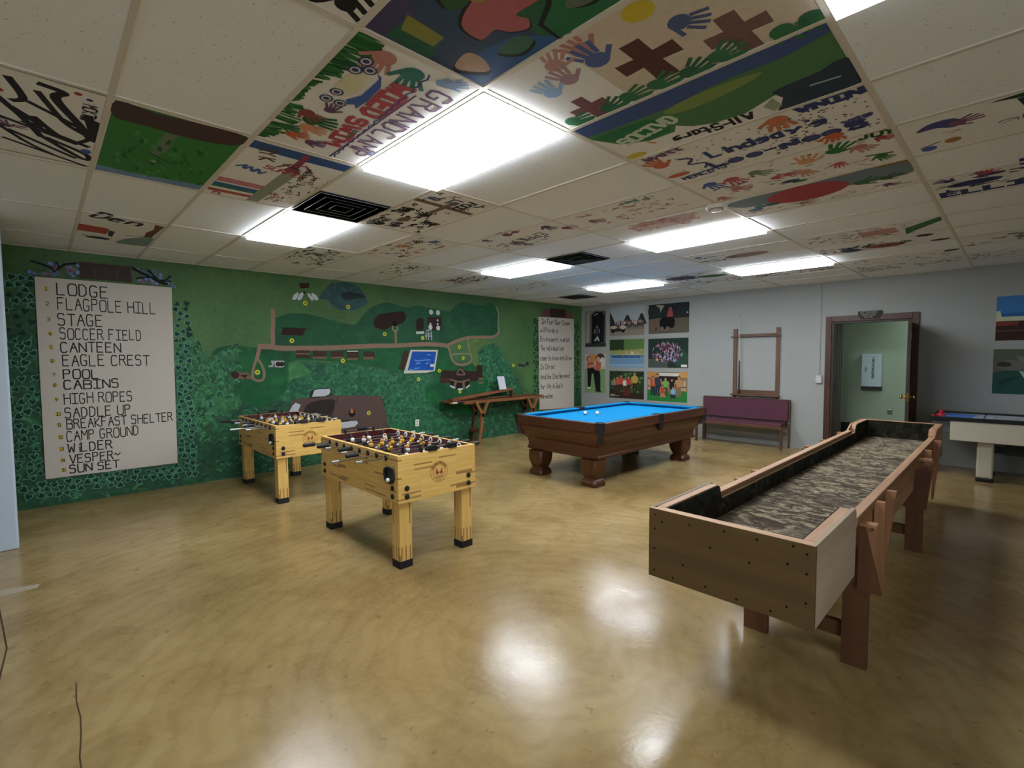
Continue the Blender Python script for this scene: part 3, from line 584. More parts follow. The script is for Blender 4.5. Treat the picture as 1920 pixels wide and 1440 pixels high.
TILES = [
 (-1, 0, 'ceiling tile with big jagged black letters at the left edge', t_jagged), (0, 0, 'ceiling tile painted as a green field with a brown bank', t_field),
 (0, -2, 'ceiling tile with olive green cars, cut by the top of the picture', t_cars), (1, -1, 'ceiling tile lettered in red and purple with a green grass edge, beside the nearest light', t_camp),
 (1, -2, 'dark blue and green ceiling tile with a pink puzzle piece', t_puzzle), (2, -2, 'ceiling tile with three brown crosses and handprints', t_cross),
 (3, -2, 'ceiling tile painted with a blue sky and green hills', t_allstars), (4, -2, 'white ceiling tile with navy bubble letters and orange handprints', t_friends),
 (5, -2, 'ceiling tile covered in small pink, blue and green handprints', t_hands), (6, -2, 'ceiling tile with a big red oval on grey blue, by the round alarm', t_redblob),
 (1, 0, 'ceiling tile with a blue band, rainbow stripes and a small magenta figure', t_ribbon), (3, 0, 'ceiling tile with a brown cross and crowded black scribbles', t_browncross),
 (0, 2, 'ceiling tile with red stripes, the word Den and a grey green hill', t_den), (5, -3, 'ceiling tile with a purple and blue hand, right of the handprint tile', t_purplehand),
 (7, -3, 'ceiling tile with dark navy capital letters at the right edge', t_elle),
 (4, 1, 'ceiling tile with orange scribbles and one green leaf', lambda P: (scribble(31, [ORG, '#c88a60', '#4a5a70', '#5a5a48'], 46, 2, .2, 1.85, .1, .85, (), .03)(P), P.ell(GRN, 1.68, .74, .12, .05), P.hand(BLUE, .3, .5, .13, 1))),
 (5, 0, 'ceiling tile with a row of plum handprints over grey lettering', lambda P: (P.hand(PURP, 1.58, .11, .12, 0), P.hand('#7a4458', 1.06, .13, .17, 3), P.hand('#7a4458', .84, .1, .12, 3), P.hand('#5a4a68', .3, .23, .17, .2), P.hand('#7f4a54', .12, .5, .16, 1.5), P.text('#5a5a60', .03, 'EPPE', .6, .4, .2, .1), scribble(33, ['#6a6064', '#7a5a60', '#5a5a68'], 30, 3, .7, 1.9, .45, .9, (), .025)(P))),
 (5, -1, 'ceiling tile with faint pink lettering and one plum handprint', lambda P: (P.text('#5a7a80', .03, 'Piper', .5, .08, .13, math.pi*0), P.hand('#7a5a60', 1.6, .5, .16, 1), scribble(35, ['#b08a80', '#a07a74', '#c09a90'], 40, 0, .3, 1.9, .1, .8, (), .022)(P))),
 (6, -1, 'ceiling tile with a patch of pink scribble before the round alarm', lambda P: (P.poly('#c9aba6', smooth_loop([(.5, .12), (1.2, .1), (1.5, .4), (1.0, .6), (.5, .5)], 3)), scribble(37, ['#b0746e', '#b88a84'], 40, 0, .4, 1.5, .1, .6, (), .03)(P))),
 (3, 2, 'ceiling tile with grey green scribbles behind the second light', scribble(39, ['#4a5258', '#5f7068', '#3a4048', '#7f8f88'], 60, 3, .1, 1.8, .08, .9, (), .035)),
 (5, 2, 'ceiling tile with sparse dark pen scrawls near the green wall', scribble(41, ['#4f5244', '#3a3a38', '#6f7264'], 34, 0, .2, 1.8, .1, .95, (('#3a3a38', 'CAS', .4, .4, .2, .2),), .03)),
 (7, 2, 'ceiling tile with dense black handwriting next to the green wall', scribble(43, ['#2a2a30', '#4a4444', '#7a3a40'], 70, 2, .5, 1.8, .15, .9, (), .035)),
 (9, -1, 'ceiling tile with a pale brown patch between the two far lights', lambda P: (P.ell('#9a7a70', 1.0, .7, .42, .2), P.ell(NAVY, 1.8, .3, .08, .06), scribble(45, ['#5a5a68', '#3a4a70'], 20, 0, 1.2, 1.9, .4, .9, (), .03)(P))),
 (9, -2, 'ceiling tile with dotted pink rows and a green corner', lambda P: (P.poly(GRN, [(.04, .03), (.04, .3), (.55, .97), (.5, .5)]), scribble(47, ['#a0746e', '#8a6a64', '#5a5a54'], 50, 0, .3, 1.9, .1, .95, (), .025)(P), P.poly('#b89088', [(.6, .3), (1.1, .3), (1.1, .7), (.6, .7)]))),
 (10, -2, 'ceiling tile with a rust oval and navy blots near the grey wall', lambda P: (P.ell('#9a5a40', .95, .75, .3, .2), P.ell('#3a4468', 1.5, .8, .16, .2), P.ell(INK, .35, .3, .12, .1), P.ell(INK, .2, .9, .14, .08), scribble(49, [INK, '#5a4a48', '#3a3a40'], 50, 0, .6, 1.95, .4, .95, (), .04)(P))),
 (11, 0, 'dark smudged ceiling tile between the two farthest lights', lambda P: (P.ell('#4a4a58', 1.3, .5, .4, .3), P.poly('#3f6a48', smooth_loop([(1.0, .6), (.5, .5), (.2, .8), (.6, .95)], 3)), scribble(51, ['#6a5a64', '#8a6a70', '#4a5a54'], 40, 0, .1, 1.9, .1, .95, (), .04)(P))),
 (12, -1, 'scribbled ceiling tile beyond the far light on the door side', scribble(53, ['#3a3a40', '#5a4a4a', '#6a5a54'], 60, 0, .1, 1.9, .2, .9, (), .04)),
 (12, 0, 'ceiling tile with small grey marks beyond the farthest lights', scribble(55, ['#5a5860', '#44464a'], 40, 0, .2, 1.9, .1, .9, (), .035)),
 (13, -2, 'ceiling tile with faint grey loops along the grey wall', scribble(57, ['#5a5a58', '#6f6c68', '#4a4a48'], 46, 0, .1, 1.9, .1, .95, (), .035)),
 (12, -2, 'ceiling tile with a dark fish shape above the doorway wall', lambda P: (P.ell('#4a463c', .15, .2, .12, .1), scribble(59, ['#5a5a52', '#6a6a60'], 26, 0, .1, 1.8, .1, .9, (), .03)(P))),
 (11, -3, 'ceiling tile with dark olive blots at the far right', scribble(61, ['#3a3c30', '#5a5a40', '#26324a'], 26, 0, .6, 1.9, .2, .9, (), .06)),
 (13, -3, 'ceiling tile with a row of grey marks at the far right edge', scribble(63, ['#4a4c4c', '#6a6a68'], 40, 0, .5, 1.95, .2, .7, (), .035)),
 (9, 2, 'ceiling tile with thin grey scrawls before the far corner vent', scribble(65, ['#5a5c60', '#44484c'], 26, 0, .1, 1.8, .1, .9, (), .03)),
]
for a in TILES: tile(*a)
MURAL=[
('P','forest',[(3.2,2.69),(3.29,2.77),(3.41,2.8),(3.55,2.81),(3.68,2.78),(3.78,2.71),(3.85,2.62),(3.88,2.51),(3.76,2.43),(3.61,2.38),(3.46,2.38),(3.35,2.39),(3.27,2.46),(3.21,2.52),(3.11,2.53),(3.14,2.63)]),
('P','forestdark',[(3.45,2.63),(3.56,2.67),(3.69,2.66),(3.8,2.64),(3.85,2.59),(3.7,2.58),(3.57,2.54),(3.47,2.56)]),
('P','valley',[(2.43,2.17),(2.53,2.23),(2.69,2.28),(2.93,2.28),(3.19,2.23),(3.43,2.18),(3.62,2.15),(3.7,2.19),(3.75,2.25),(3.83,2.35),(3.98,2.46),(4.12,2.52),(4.26,2.55),(4.44,2.52),(4.59,2.49),(4.82,2.53),(5.06,2.52),(5.26,2.5),(5.52,2.48),(5.63,2.56),(5.76,2.64),(5.92,2.68),(6.2,2.63),(6.5,2.69),(6.65,2.66),(6.74,2.51),(6.75,2.29),(6.75,2.13),(6.64,2.05),(6.29,2.01),(5.96,2.01),(5.68,1.93),(5.46,1.84),(4.92,1.84),(4.39,1.82),(4.0,1.8),(3.24,1.76),(2.78,1.75),(2.51,1.76),(2.4,1.78),(2.39,1.86),(2.4,1.97)]),
('P','valley2',[(2.19,1.78),(2.41,1.78),(2.51,1.76),(3.24,1.76),(4.0,1.79),(4.73,1.82),(5.46,1.83),(5.52,1.64),(5.64,1.5),(5.86,1.46),(6.05,1.54),(6.14,1.64),(6.21,1.45),(6.38,1.26),(6.48,1.1),(6.4,0.96),(6.45,0.65),(6.12,0.49),(5.71,0.56),(5.31,0.66),(5.11,0.78),(5.0,0.93),(4.98,1.06),(5.11,1.16),(5.28,1.29),(5.24,1.33),(4.53,1.35),(4.2,1.45),(3.86,1.49),(3.48,1.55),(3.0,1.59),(2.72,1.59),(2.62,1.54),(2.59,1.43),(2.62,1.26),(2.54,1.13),(2.41,1.01),(2.23,0.93),(2.09,0.97),(1.97,1.08),(1.88,1.26),(1.77,1.4),(1.69,1.57),(1.65,1.7),(1.79,1.79)]),
('P','olive2',[(5.96,1.96),(6.49,1.97),(6.59,1.71),(6.48,1.45),(6.14,1.45),(6.05,1.56),(6.0,1.71)]),
('P','leafhill',[(2.61,1.51),(2.83,1.59),(3.11,1.55),(3.47,1.54),(3.86,1.47),(4.2,1.42),(4.53,1.33),(5.16,1.31),(5.07,1.16),(4.97,1.03),(5.03,0.82),(5.23,0.67),(5.48,0.51),(5.66,0.27),(5.22,0.21),(4.7,0.22),(4.25,0.23),(4.19,0.75),(4.11,0.96),(3.31,1.04),(3.1,1.01),(2.76,1.03),(2.58,0.99),(2.49,1.05),(2.6,1.21),(2.58,1.37)]),
('P','leafhill',[(6.21,1.75),(6.36,1.85),(6.59,1.88),(6.8,1.79),(6.9,1.59),(7.08,1.44),(7.16,1.24),(7.27,1.03),(7.24,0.83),(7.0,0.85),(6.68,0.9),(6.47,0.8),(6.38,0.96),(6.48,1.1),(6.38,1.3),(6.24,1.49)]),
('P','hillleft',[(1.27,1.83),(1.34,1.88),(1.43,1.89),(1.51,1.82),(1.55,1.7),(1.64,1.65),(1.76,1.73),(1.88,1.78),(1.96,1.76),(1.95,1.4),(1.86,1.22),(1.98,0.99),(1.71,0.88),(1.47,0.69),(1.25,0.66),(1.24,1.42)]),
('P','leaflight',[(2.63,1.56),(2.76,1.53),(2.9,1.46),(2.91,1.4),(2.81,1.35),(2.68,1.32),(2.6,1.25),(2.57,1.15),(2.56,1.09),(2.61,1.33),(2.61,1.48)]),
('L','road',0.085,[(2.42,2.31),(2.42,2.16),(2.41,1.97),(2.41,1.84)]),
('L','road',0.11,[(2.23,1.79),(2.36,1.79),(2.51,1.77),(2.83,1.77),(3.24,1.78),(3.61,1.8),(4.0,1.82),(4.39,1.83),(4.92,1.86),(5.25,1.86),(5.47,1.84)]),
('L','road',0.085,[(5.46,1.84),(5.68,1.93),(5.96,2.0),(6.29,2.02),(6.64,2.04),(6.77,2.13)]),
('L','roadpale',0.05,[(6.77,2.13),(6.75,2.32),(6.76,2.52),(6.7,2.63)]),
('L','road',0.075,[(2.23,1.79),(2.21,1.7),(2.19,1.62)]),
('L','road',0.05,[(2.19,1.63),(2.15,1.52),(2.13,1.43),(2.13,1.35),(2.19,1.31),(2.26,1.33),(2.28,1.42),(2.25,1.53),(2.19,1.63)]),
('L','road',0.06,[(4.39,1.83),(4.39,1.96),(4.39,2.08)]),
('L','roadpale',0.035,[(4.39,2.06),(4.34,2.1),(4.34,2.15),(4.39,2.16),(4.43,2.13),(4.41,2.08)]),
('L','road',0.06,[(5.48,1.83),(5.53,1.73),(5.57,1.6),(5.66,1.51),(5.82,1.48),(6.0,1.52),(6.05,1.6),(6.02,1.69)]),
('L','roadpale',0.03,[(5.97,1.99),(5.97,1.82),(6.02,1.69)]),
('L','roadpale',0.03,[(5.58,1.67),(5.7,1.69),(6.0,1.69)]),
('L','roadpale',0.02,[(6.11,1.94),(6.22,1.94)]),
('P','bark',[(2.55,2.07),(2.88,2.07),(2.83,1.96),(2.53,1.96)]),
('P','bark',[(4.0,2.26),(4.08,2.34),(4.26,2.38),(4.56,2.42),(4.61,2.32),(4.55,2.23),(4.42,2.18),(4.38,2.19),(4.18,2.08),(4.01,2.12),(3.98,2.19)]),
('D','black',0.05,(4.38,2.2)),
('P','cabin',[(2.73,1.74),(2.92,1.74),(2.93,1.62),(2.72,1.63)]),
('P','cabin',[(2.98,1.74),(3.19,1.73),(3.17,1.62),(2.97,1.63)]),
('P','cabin',[(3.26,1.73),(3.45,1.73),(3.46,1.61),(3.24,1.62)]),
('P','cabin',[(3.52,1.72),(3.71,1.72),(3.7,1.6),(3.5,1.61)]),
('P','cabin',[(3.79,1.73),(3.98,1.73),(4.0,1.61),(3.78,1.62)]),
('L','cabinlight',0.02,[(2.73,1.69),(2.92,1.69)]),
('L','cabinlight',0.03,[(2.98,1.63),(3.17,1.63)]),
('L','white',0.015,[(3.52,1.73),(3.69,1.73)]),
('L','cabinlight',0.04,[(3.8,1.62),(3.96,1.62)]),
('L','cabinlight',0.03,[(3.52,1.61),(3.68,1.61)]),
('L','cabinlight',0.025,[(3.26,1.63),(3.45,1.63)]),
('P','bark',[(2.8,2.73),(2.95,2.74),(2.94,2.67),(2.81,2.65)]),
('P','white',[(2.72,2.55),(2.77,2.59),(2.79,2.57),(2.77,2.51),(2.74,2.48),(2.69,2.48)]),
('P','white',[(2.8,2.57),(2.85,2.6),(2.86,2.56),(2.83,2.5),(2.78,2.47),(2.77,2.49)]),
('P','white',[(2.91,2.58),(2.94,2.59),(3.0,2.53),(3.01,2.5),(2.98,2.48),(2.93,2.54)]),
('P','white',[(2.97,2.59),(3.0,2.6),(3.06,2.56),(3.08,2.51),(3.04,2.49),(3.0,2.53)]),
('P','black',[(2.85,2.61),(2.89,2.61),(2.88,2.58),(2.86,2.58)]),
('P','bark',[(4.81,2.28),(4.84,2.32),(4.93,2.33),(4.96,2.29),(4.96,2.14),(4.92,2.11),(4.83,2.1),(4.8,2.14)]),
('P','white',[(4.8,2.08),(4.96,2.09),(4.96,2.05),(4.8,2.04)]),
('P','maroon',[(5.05,2.35),(5.35,2.36),(5.35,2.11),(5.03,2.11)]),
('L','cabin',0.02,[(5.04,2.23),(5.21,2.24)]),
('L','cabin',0.02,[(5.25,2.32),(5.28,2.11)]),
('L','cabin',0.02,[(5.1,2.32),(5.09,2.14)]),
('D','white',0.045,(5.1,2.17)),
('D','white',0.045,(5.27,2.16)),
('D','white',0.045,(5.12,2.44)),
('D','white',0.045,(5.27,2.44)),
('D','white',0.02,(5.26,2.3)),
('D','white',0.02,(5.26,2.23)),
('D','white',0.02,(5.1,2.23)),
('L','pale',0.02,[(5.0,2.08),(5.01,1.95)]),
('L','pale',0.02,[(5.05,2.12),(5.06,1.94)]),
('L','pale',0.02,[(5.12,2.09),(5.12,1.94)]),
('L','pale',0.025,[(4.99,2.01),(5.13,2.01)]),
('L','pale',0.02,[(5.01,2.11),(5.11,2.12)]),
('L','pale',0.02,[(5.03,2.05),(5.11,2.05)]),
('P','cabin',[(4.53,1.71),(4.58,1.76),(4.64,1.72),(4.6,1.56),(4.54,1.42),(4.5,1.4),(4.43,1.43),(4.49,1.57)]),
('P','cream',[(4.68,1.76),(5.26,1.76),(5.18,1.38),(5.0,1.35),(4.53,1.35)]),
('P','pool',[(4.71,1.73),(5.22,1.73),(5.15,1.39),(4.61,1.4)]),
('L','poollight',0.018,[(4.76,1.58),(4.85,1.56),(4.88,1.58)]),
('L','poollight',0.018,[(4.9,1.57),(4.98,1.58),(5.09,1.58)]),
('L','poollight',0.018,[(4.79,1.52),(4.86,1.52)]),
('L','poollight',0.018,[(5.03,1.67),(5.09,1.67)]),
('L','poollight',0.018,[(4.99,1.51),(5.04,1.53)]),
('L','poollight',0.018,[(4.66,1.42),(4.71,1.41)]),
('L','poollight',0.018,[(4.75,1.43),(4.85,1.44)]),
('L','white',0.05,[(5.1,1.48),(5.17,1.48)]),
('P','bark',[(5.32,1.34),(5.38,1.39),(5.59,1.37),(5.68,1.37),(5.76,1.45),(5.85,1.38),(5.95,1.36),(6.16,1.35),(6.18,1.48),(6.31,1.46),(6.32,1.21),(6.08,1.15),(5.71,1.19),(5.29,1.16)]),
('P','cabin',[(5.3,1.25),(5.54,1.24),(5.55,1.14),(5.29,1.15)]),
('L','cabinlight',0.03,[(5.68,1.31),(5.76,1.4),(5.87,1.3),(5.68,1.3)]),
('P','black',[(5.71,1.31),(5.76,1.35),(5.82,1.31)]),
('P','black',[(5.52,1.21),(5.62,1.22),(5.98,1.2),(5.98,1.1),(5.93,1.05),(5.75,1.03),(5.62,1.05),(5.53,1.11)]),
('L','cabinlight',0.06,[(5.62,1.05),(5.65,1.16)]),
('L','cabinlight',0.06,[(5.85,1.03),(5.84,1.15)]),
('L','cabinlight',0.035,[(5.53,1.21),(5.75,1.16),(5.98,1.19)]),
('L','white',0.03,[(5.53,1.09),(5.62,1.05)]),
('L','white',0.03,[(5.71,1.02),(5.81,1.02)]),
('L','white',0.03,[(5.91,1.04),(5.98,1.08)]),
('L','cabinlight',0.04,[(6.23,1.2),(6.33,1.2)]),
('L','cabinlight',0.04,[(6.23,1.12),(6.32,1.12)]),
('P','cabinlight',[(1.87,1.42),(1.89,1.44),(2.07,1.43),(2.09,1.4),(2.11,1.39),(2.11,1.34),(2.03,1.34),(1.86,1.35)]),
('D','maroon',0.05,(1.91,1.4)),
('P','bark',[(1.98,1.4),(2.08,1.4),(2.05,1.38),(2.03,1.33),(2.02,1.37),(1.98,1.38)]),
('P','pale',[(2.37,1.59),(2.55,1.59),(2.55,1.5),(2.51,1.49),(2.41,1.5),(2.34,1.5),(2.34,1.52),(2.39,1.53)]),
('D','bark',0.035,(2.47,1.54)),
('D','bark',0.035,(2.52,1.54)),
('P','bark',[(2.41,1.55),(2.42,1.55),(2.42,1.5),(2.4,1.5)]),
('P','dock',[(2.67,1.02),(2.94,1.03),(3.23,1.06),(3.33,1.04),(4.08,0.99),(4.14,0.8),(4.22,0.44),(3.97,0.42),(3.65,0.12),(3.14,0.23),(2.81,0.55),(2.56,0.8)]),
('P','dockdark',[(2.9,0.95),(3.28,0.98),(3.25,0.83),(3.15,0.7),(3.03,0.66),(2.81,0.77)]),
('L','dockdark',0.03,[(3.28,0.87),(3.21,0.71)]),
('L','dockedge',0.02,[(3.34,1.02),(3.31,0.91)]),
('P','forestdark',[(2.9,1.09),(2.97,1.15),(3.16,1.17),(3.25,1.13),(3.23,1.08),(3.27,1.05),(3.09,1.03),(2.93,1.02)]),
('P','boat',[(2.98,1.14),(3.04,1.15),(3.21,1.15),(3.23,1.11),(3.2,1.06),(3.13,1.04),(2.94,1.04)]),
('P','boat',[(2.6,0.84),(2.65,0.93),(2.7,0.97),(2.77,0.93),(2.75,0.89),(2.72,0.81)]),
('P','boat',[(3.35,0.61),(3.41,0.62),(3.65,0.61),(3.67,0.57),(3.61,0.52),(3.36,0.51),(3.34,0.56)]),
('D','black',0.06,(3.57,0.74)),
('P','flame',[(3.54,0.75),(3.55,0.79),(3.57,0.82),(3.59,0.78),(3.6,0.74)]),
('D','yellow',0.045,(2.88,2.44)),
('D','yellow',0.045,(3.55,2.43)),
('D','yellow',0.045,(2.67,1.88)),
('D','yellow',0.045,(4.18,2.02)),
('D','yellow',0.045,(3.44,1.58)),
('D','yellow',0.045,(4.93,1.97)),
('D','yellow',0.045,(5.75,1.82)),
('D','yellow',0.045,(5.84,1.61)),
('D','yellow',0.045,(5.28,1.38)),
('D','yellow',0.045,(4.83,1.24)),
('D','yellow',0.045,(5.75,0.97)),
('D','yellow',0.045,(2.19,1.43)),
('D','yellow',0.045,(7.17,1.45)),
('D','yellow',0.045,(3.86,0.72)),
('D','yellowdark',0.022,(2.88,2.44)),
('D','yellowdark',0.022,(3.55,2.43)),
('D','yellowdark',0.022,(2.67,1.88)),
('D','yellowdark',0.022,(4.18,2.02)),
('D','yellowdark',0.022,(3.44,1.58)),
('D','yellowdark',0.022,(4.93,1.97)),
('D','yellowdark',0.022,(5.75,1.82)),
('D','yellowdark',0.022,(5.84,1.61)),
('D','yellowdark',0.022,(5.28,1.38)),
('D','yellowdark',0.022,(4.83,1.24)),
('D','yellowdark',0.022,(5.75,0.97)),
('D','yellowdark',0.022,(2.19,1.43)),
('D','yellowdark',0.022,(7.17,1.45)),
('D','yellowdark',0.022,(3.86,0.72)),
('L','forestdark',0.05,[(7.33,1.46),(7.5,1.43)]),
('D','forestdark',0.05,(7.59,1.48)),
]

# ---------------------------------------------------------------- mural and lettered panels on the green wall
MC = {'forest': foliage('mural_forest', [(.3, '#24404a'), (.55, '#33565a'), (.75, '#3f6a60')], 8), 'forestdark': foliage('mural_forest_dark', [(.3, '#15201f'), (.6, '#24343a'), (.8, '#2f4f4c')], 12),
 'valley': foliage('mural_valley', [(.3, '#17492f'), (.6, '#1e5a38'), (.8, '#2a6a42')], 2.5), 'olive2': foliage('mural_olive', [(.3, '#4d6a38'), (.7, '#5f7d42')], 3),
 'leafhill': foliage('mural_leaf_hill', [(.28, '#173c2b'), (.42, '#225640'), (.55, '#2f6e4a'), (.7, '#43875c'), (.82, '#589a6c')], 8), 'leaflight': foliage('mural_leaf_light', [(.3, '#2f6a40'), (.6, '#44844c'), (.8, '#559458')], 7),
 'hillleft': foliage('mural_hill', [(.3, '#1e4a34'), (.5, '#2f6842'), (.75, '#4a8450')], 6)}
MC['valley2'] = foliage('mural_valley_low', [(.3, '#11452a'), (.6, '#176034'), (.8, '#1f6e3e')], 2.5)
PC = {'road': '#8d7462', 'roadpale': '#8f8a6c', 'bark': '#33231f', 'black': '#171718', 'cabin': '#43312b', 'cabinlight': '#76604f', 'white': '#c9d0d2', 'maroon': '#3d2428', 'pale': '#a9a9ae', 'cream': '#c9cab8', 'pool': '#1f55ae', 'poollight': '#6a9ad6',
 'dock': '#5b4a46', 'dockdark': '#33292a', 'dockedge': '#4c3d3a', 'boat': '#bcc3ca', 'flame': '#c4763c', 'yellow': '#cfd040', 'yellowdark': '#6a7022'}
P = Painter((0, YW, 0), (1, 0, 0), (0, 0, 1), (0, -1, 0), .0008, .00003)
ORGANIC = {'forest', 'valley', 'valley2', 'olive2', 'leafhill', 'leaflight', 'hillleft', 'forestdark', 'dockdark'}
R = random.Random(3)
# brushed dabs that make up the thicket along the foot of the wall
dab = [foliage('mural_dab_%d' % k, [(.3, a), (.7, c)], 14) for k, (a, c) in enumerate((('#1a4632', '#225840'), ('#2a6646', '#367a50'), ('#3c7c56', '#4e9066'), ('#16382c', '#1e4a36')))]
for k in range(900):
    x = R.uniform(-.15, 7.8); z = R.uniform(.03, .95) if x > 1.2 else R.uniform(.03, 1.5); L = R.uniform(.03, .10); a = R.uniform(-.9, .9)
    P.line(dab[R.choice((0, 0, 1, 1, 2, 3))], R.uniform(.012, .032), smooth_line([(x, z), (x+L*math.cos(a)*.5, z+L*math.sin(a)*.5+.02), (x+L*math.cos(a), z+L*math.sin(a))], 3), True); P.h = .0004+.00002*(k % 30)
P.h = .0012
for it in MURAL:
    c = MC.get(it[1]) or PC[it[1]]
    if it[0] == 'P':
        P.poly(c, smooth_loop(it[2], 4) if it[1] in ORGANIC else it[2])
        if it[1] == 'leafhill' or it[1] == 'hillleft':
            xs = [q[0] for q in it[2]]; zs = [q[1] for q in it[2]]
            def inside(x, z, pg=it[2]):
                r = False
                for (x1, z1), (x2, z2) in zip(pg, pg[1:]+pg[:1]):
                    if (z1 > z) != (z2 > z) and x < (x2-x1)*(z-z1)/(z2-z1)+x1: r = not r
                return r
            h0 = P.h
            for k in range(300):
                x = R.uniform(min(xs), max(xs)); z = R.uniform(min(zs), max(zs))
                if inside(x, z): a = R.uniform(0, 6.3); L = R.uniform(.025, .075); P.line(dab[R.choice((0, 1, 2, 2, 3))], R.uniform(.010, .026), smooth_line([(x, z), (x+L*.5*math.cos(a), z+L*.5*math.sin(a)+.02), (x+L*math.cos(a), z+L*math.sin(a))], 3), True); P.h = h0+.00002*(k % 20)
            P.h = h0+.0005
    elif it[0] == 'L': P.line(c, it[2]*(.68 if it[1].startswith('road') else 1), smooth_line(it[3]))
    else: P.ell(c, it[3][0], it[3][1], it[2]*(.75 if it[1].startswith('yellow') else 1))
mural = P.build('camp_map_mural', wall_left); mural['kind'] = 'structure'

def heart(P, x, z, r, a, fill, rim):
    ca, sa = math.cos(a), math.sin(a)
    pts = [(0, -.95), (.45, -.35), (.8, .2), (.7, .62), (.35, .72), (0, .42), (-.35, .72), (-.7, .62), (-.8, .2), (-.45, -.35)]
    for c, k in ((rim, 1), (fill, .72)): P.poly(c, [(x+r*k*(u*ca-v*sa), z+r*k*(u*sa+v*ca)) for u, v in pts])
def ivy(boxes, n, seed, rim, fill):
    P = Painter((0, YW, 0), (1, 0, 0), (0, 0, 1), (0, -1, 0), .0035, .000004); R = random.Random(seed); pl = []
    for x0, x1, z0, z1, m in boxes:
        k = 0; tries = 0
        while k < m and tries < 4000:
            tries += 1; x = R.uniform(x0, x1); z = R.uniform(z0, z1)
            if all((x-a)**2+(z-c)**2 > n*n for a, c in pl): pl.append((x, z)); k += 1
    for x, z in pl:
        rr = rim if z < 1.9 else R.choice((rim, '#39584a')); P.line(rr, .008, [(x, z), (x+R.uniform(-.09, .09), z+R.uniform(-.09, .09))]); heart(P, x, z, R.uniform(.038, .056), R.uniform(-1.2, 1.2), fill, rr)
    return P
P = ivy([(-.27, -.03, .2, 2.5, 78), (-.2, 1.4, .12, .28, 44), (1.25, 1.40, .3, 2.35, 56)], .068, 5, '#5f937e', '#173a30'); P.build('ivy_border_painting', wall_left).__setitem__('kind', 'structure')
P = ivy([(7.80, 7.93, .5, 2.45, 46), (9.19, 9.38, .4, 2.45, 50)], .055, 8, '#35603f', '#15301f'); P.build('ivy_border_painting', wall_left).__setitem__('kind', 'structure')

M_PANEL = plain('lettered_panel_white', '#c6beb4', .75, var=.03, scale=6, spec=.2)
t = thing('lettered_panel', 'large white panel listing fifteen camp places in black hand lettering', 'sign', (.61, YW-.010, .305))
b = MB(); b.prism([(-.612, 2.212), (.618, 2.209), (.601, -.002), (-.616, .004)], 1, -.006, 0, M_PANEL); b.build('board', t)
P = Painter((-.61, -.006, 0), (1, 0, 0), (0, 0, 1), (0, -1, 0), .0005, .00002)
LIST = [('LODGE', .17, 2.01, .155, .46), ('FLAGPOLE HILL', .17, 1.845, .15, .90), ('STAGE', .165, 1.67, .15, .40), ('SOCCER FIELD', .175, 1.495, .145, .74), ('CANTEEN', .175, 1.33, .13, .54), ('EAGLE CREST', .185, 1.165, .14, .80), ('POOL', .185, 1.01, .13, .32), ('CABINS', .185, .895, .13, .50), ('HIGH ROPES', .18, .735, .135, .62), ('SADDLE UP', .18, .575, .135, .60), ('BREAKFAST SHELTER', .19, .455, .125, 1.0), ('CAMP GROUND', .185, .33, .125, .66), ('WiLDER', .19, .215, .115, .40), ('VESPER~', .20, .105, .105, .46), ('SUN SET', .195, -.0, .1, .45)]
BLK = paint('#27262a'); zz = 2.12
ROWS = [(x, z, h, w) for _, x, z, h, w in LIST]
Z = [2.03, 1.87, 1.70, 1.545, 1.40, 1.245, 1.10, .985, .82, .66, .54, .40, .27, .145, .035]
HH = [.125, .13, .125, .12, .11, .12, .10, .10, .115, .11, .105, .11, .10, .095, .09]
def letter_line(parent, org, mt, wd, tx, x, z, w, h, jit):
    """One hand-lettered line, a part for each word, fitted to width w."""
    adv = 0; parts = []
    for word in tx.split(' '):
        P = Painter((org, -.006, 0), (1, 0, 0), (0, 0, 1), (0, -1, 0), .0005, .00002); adv += P.text(mt, wd, word, adv, 0, h, 0, .62, .28, jit)+h*.45; parts.append(P)
    k = w/(adv-h*.45)
    for P in parts: P.mb.v = [((v[0]-org)*k+org+x, v[1], v[2]+z) for v in P.mb.v]; P.build('lettering', parent)
for n, ((tx, x, _, _, w), z, h) in enumerate(zip(LIST, Z, HH)):
    letter_line(t, -.61, BLK, .013, tx, x, z, w, h, .03)
    P = Painter((-.61, -.006, 0), (1, 0, 0), (0, 0, 1), (0, -1, 0), .0005, .00002); xn = .085+.004*n
    P.ell('#cbb24a' if n not in (1, 2, 6) else '#c6b89a', xn, z+h*.5, .022, .02); P.text('#5a4a26', .006, str(n+1), xn-.014, z+h*.32, .036); P.build('number_mark', t)

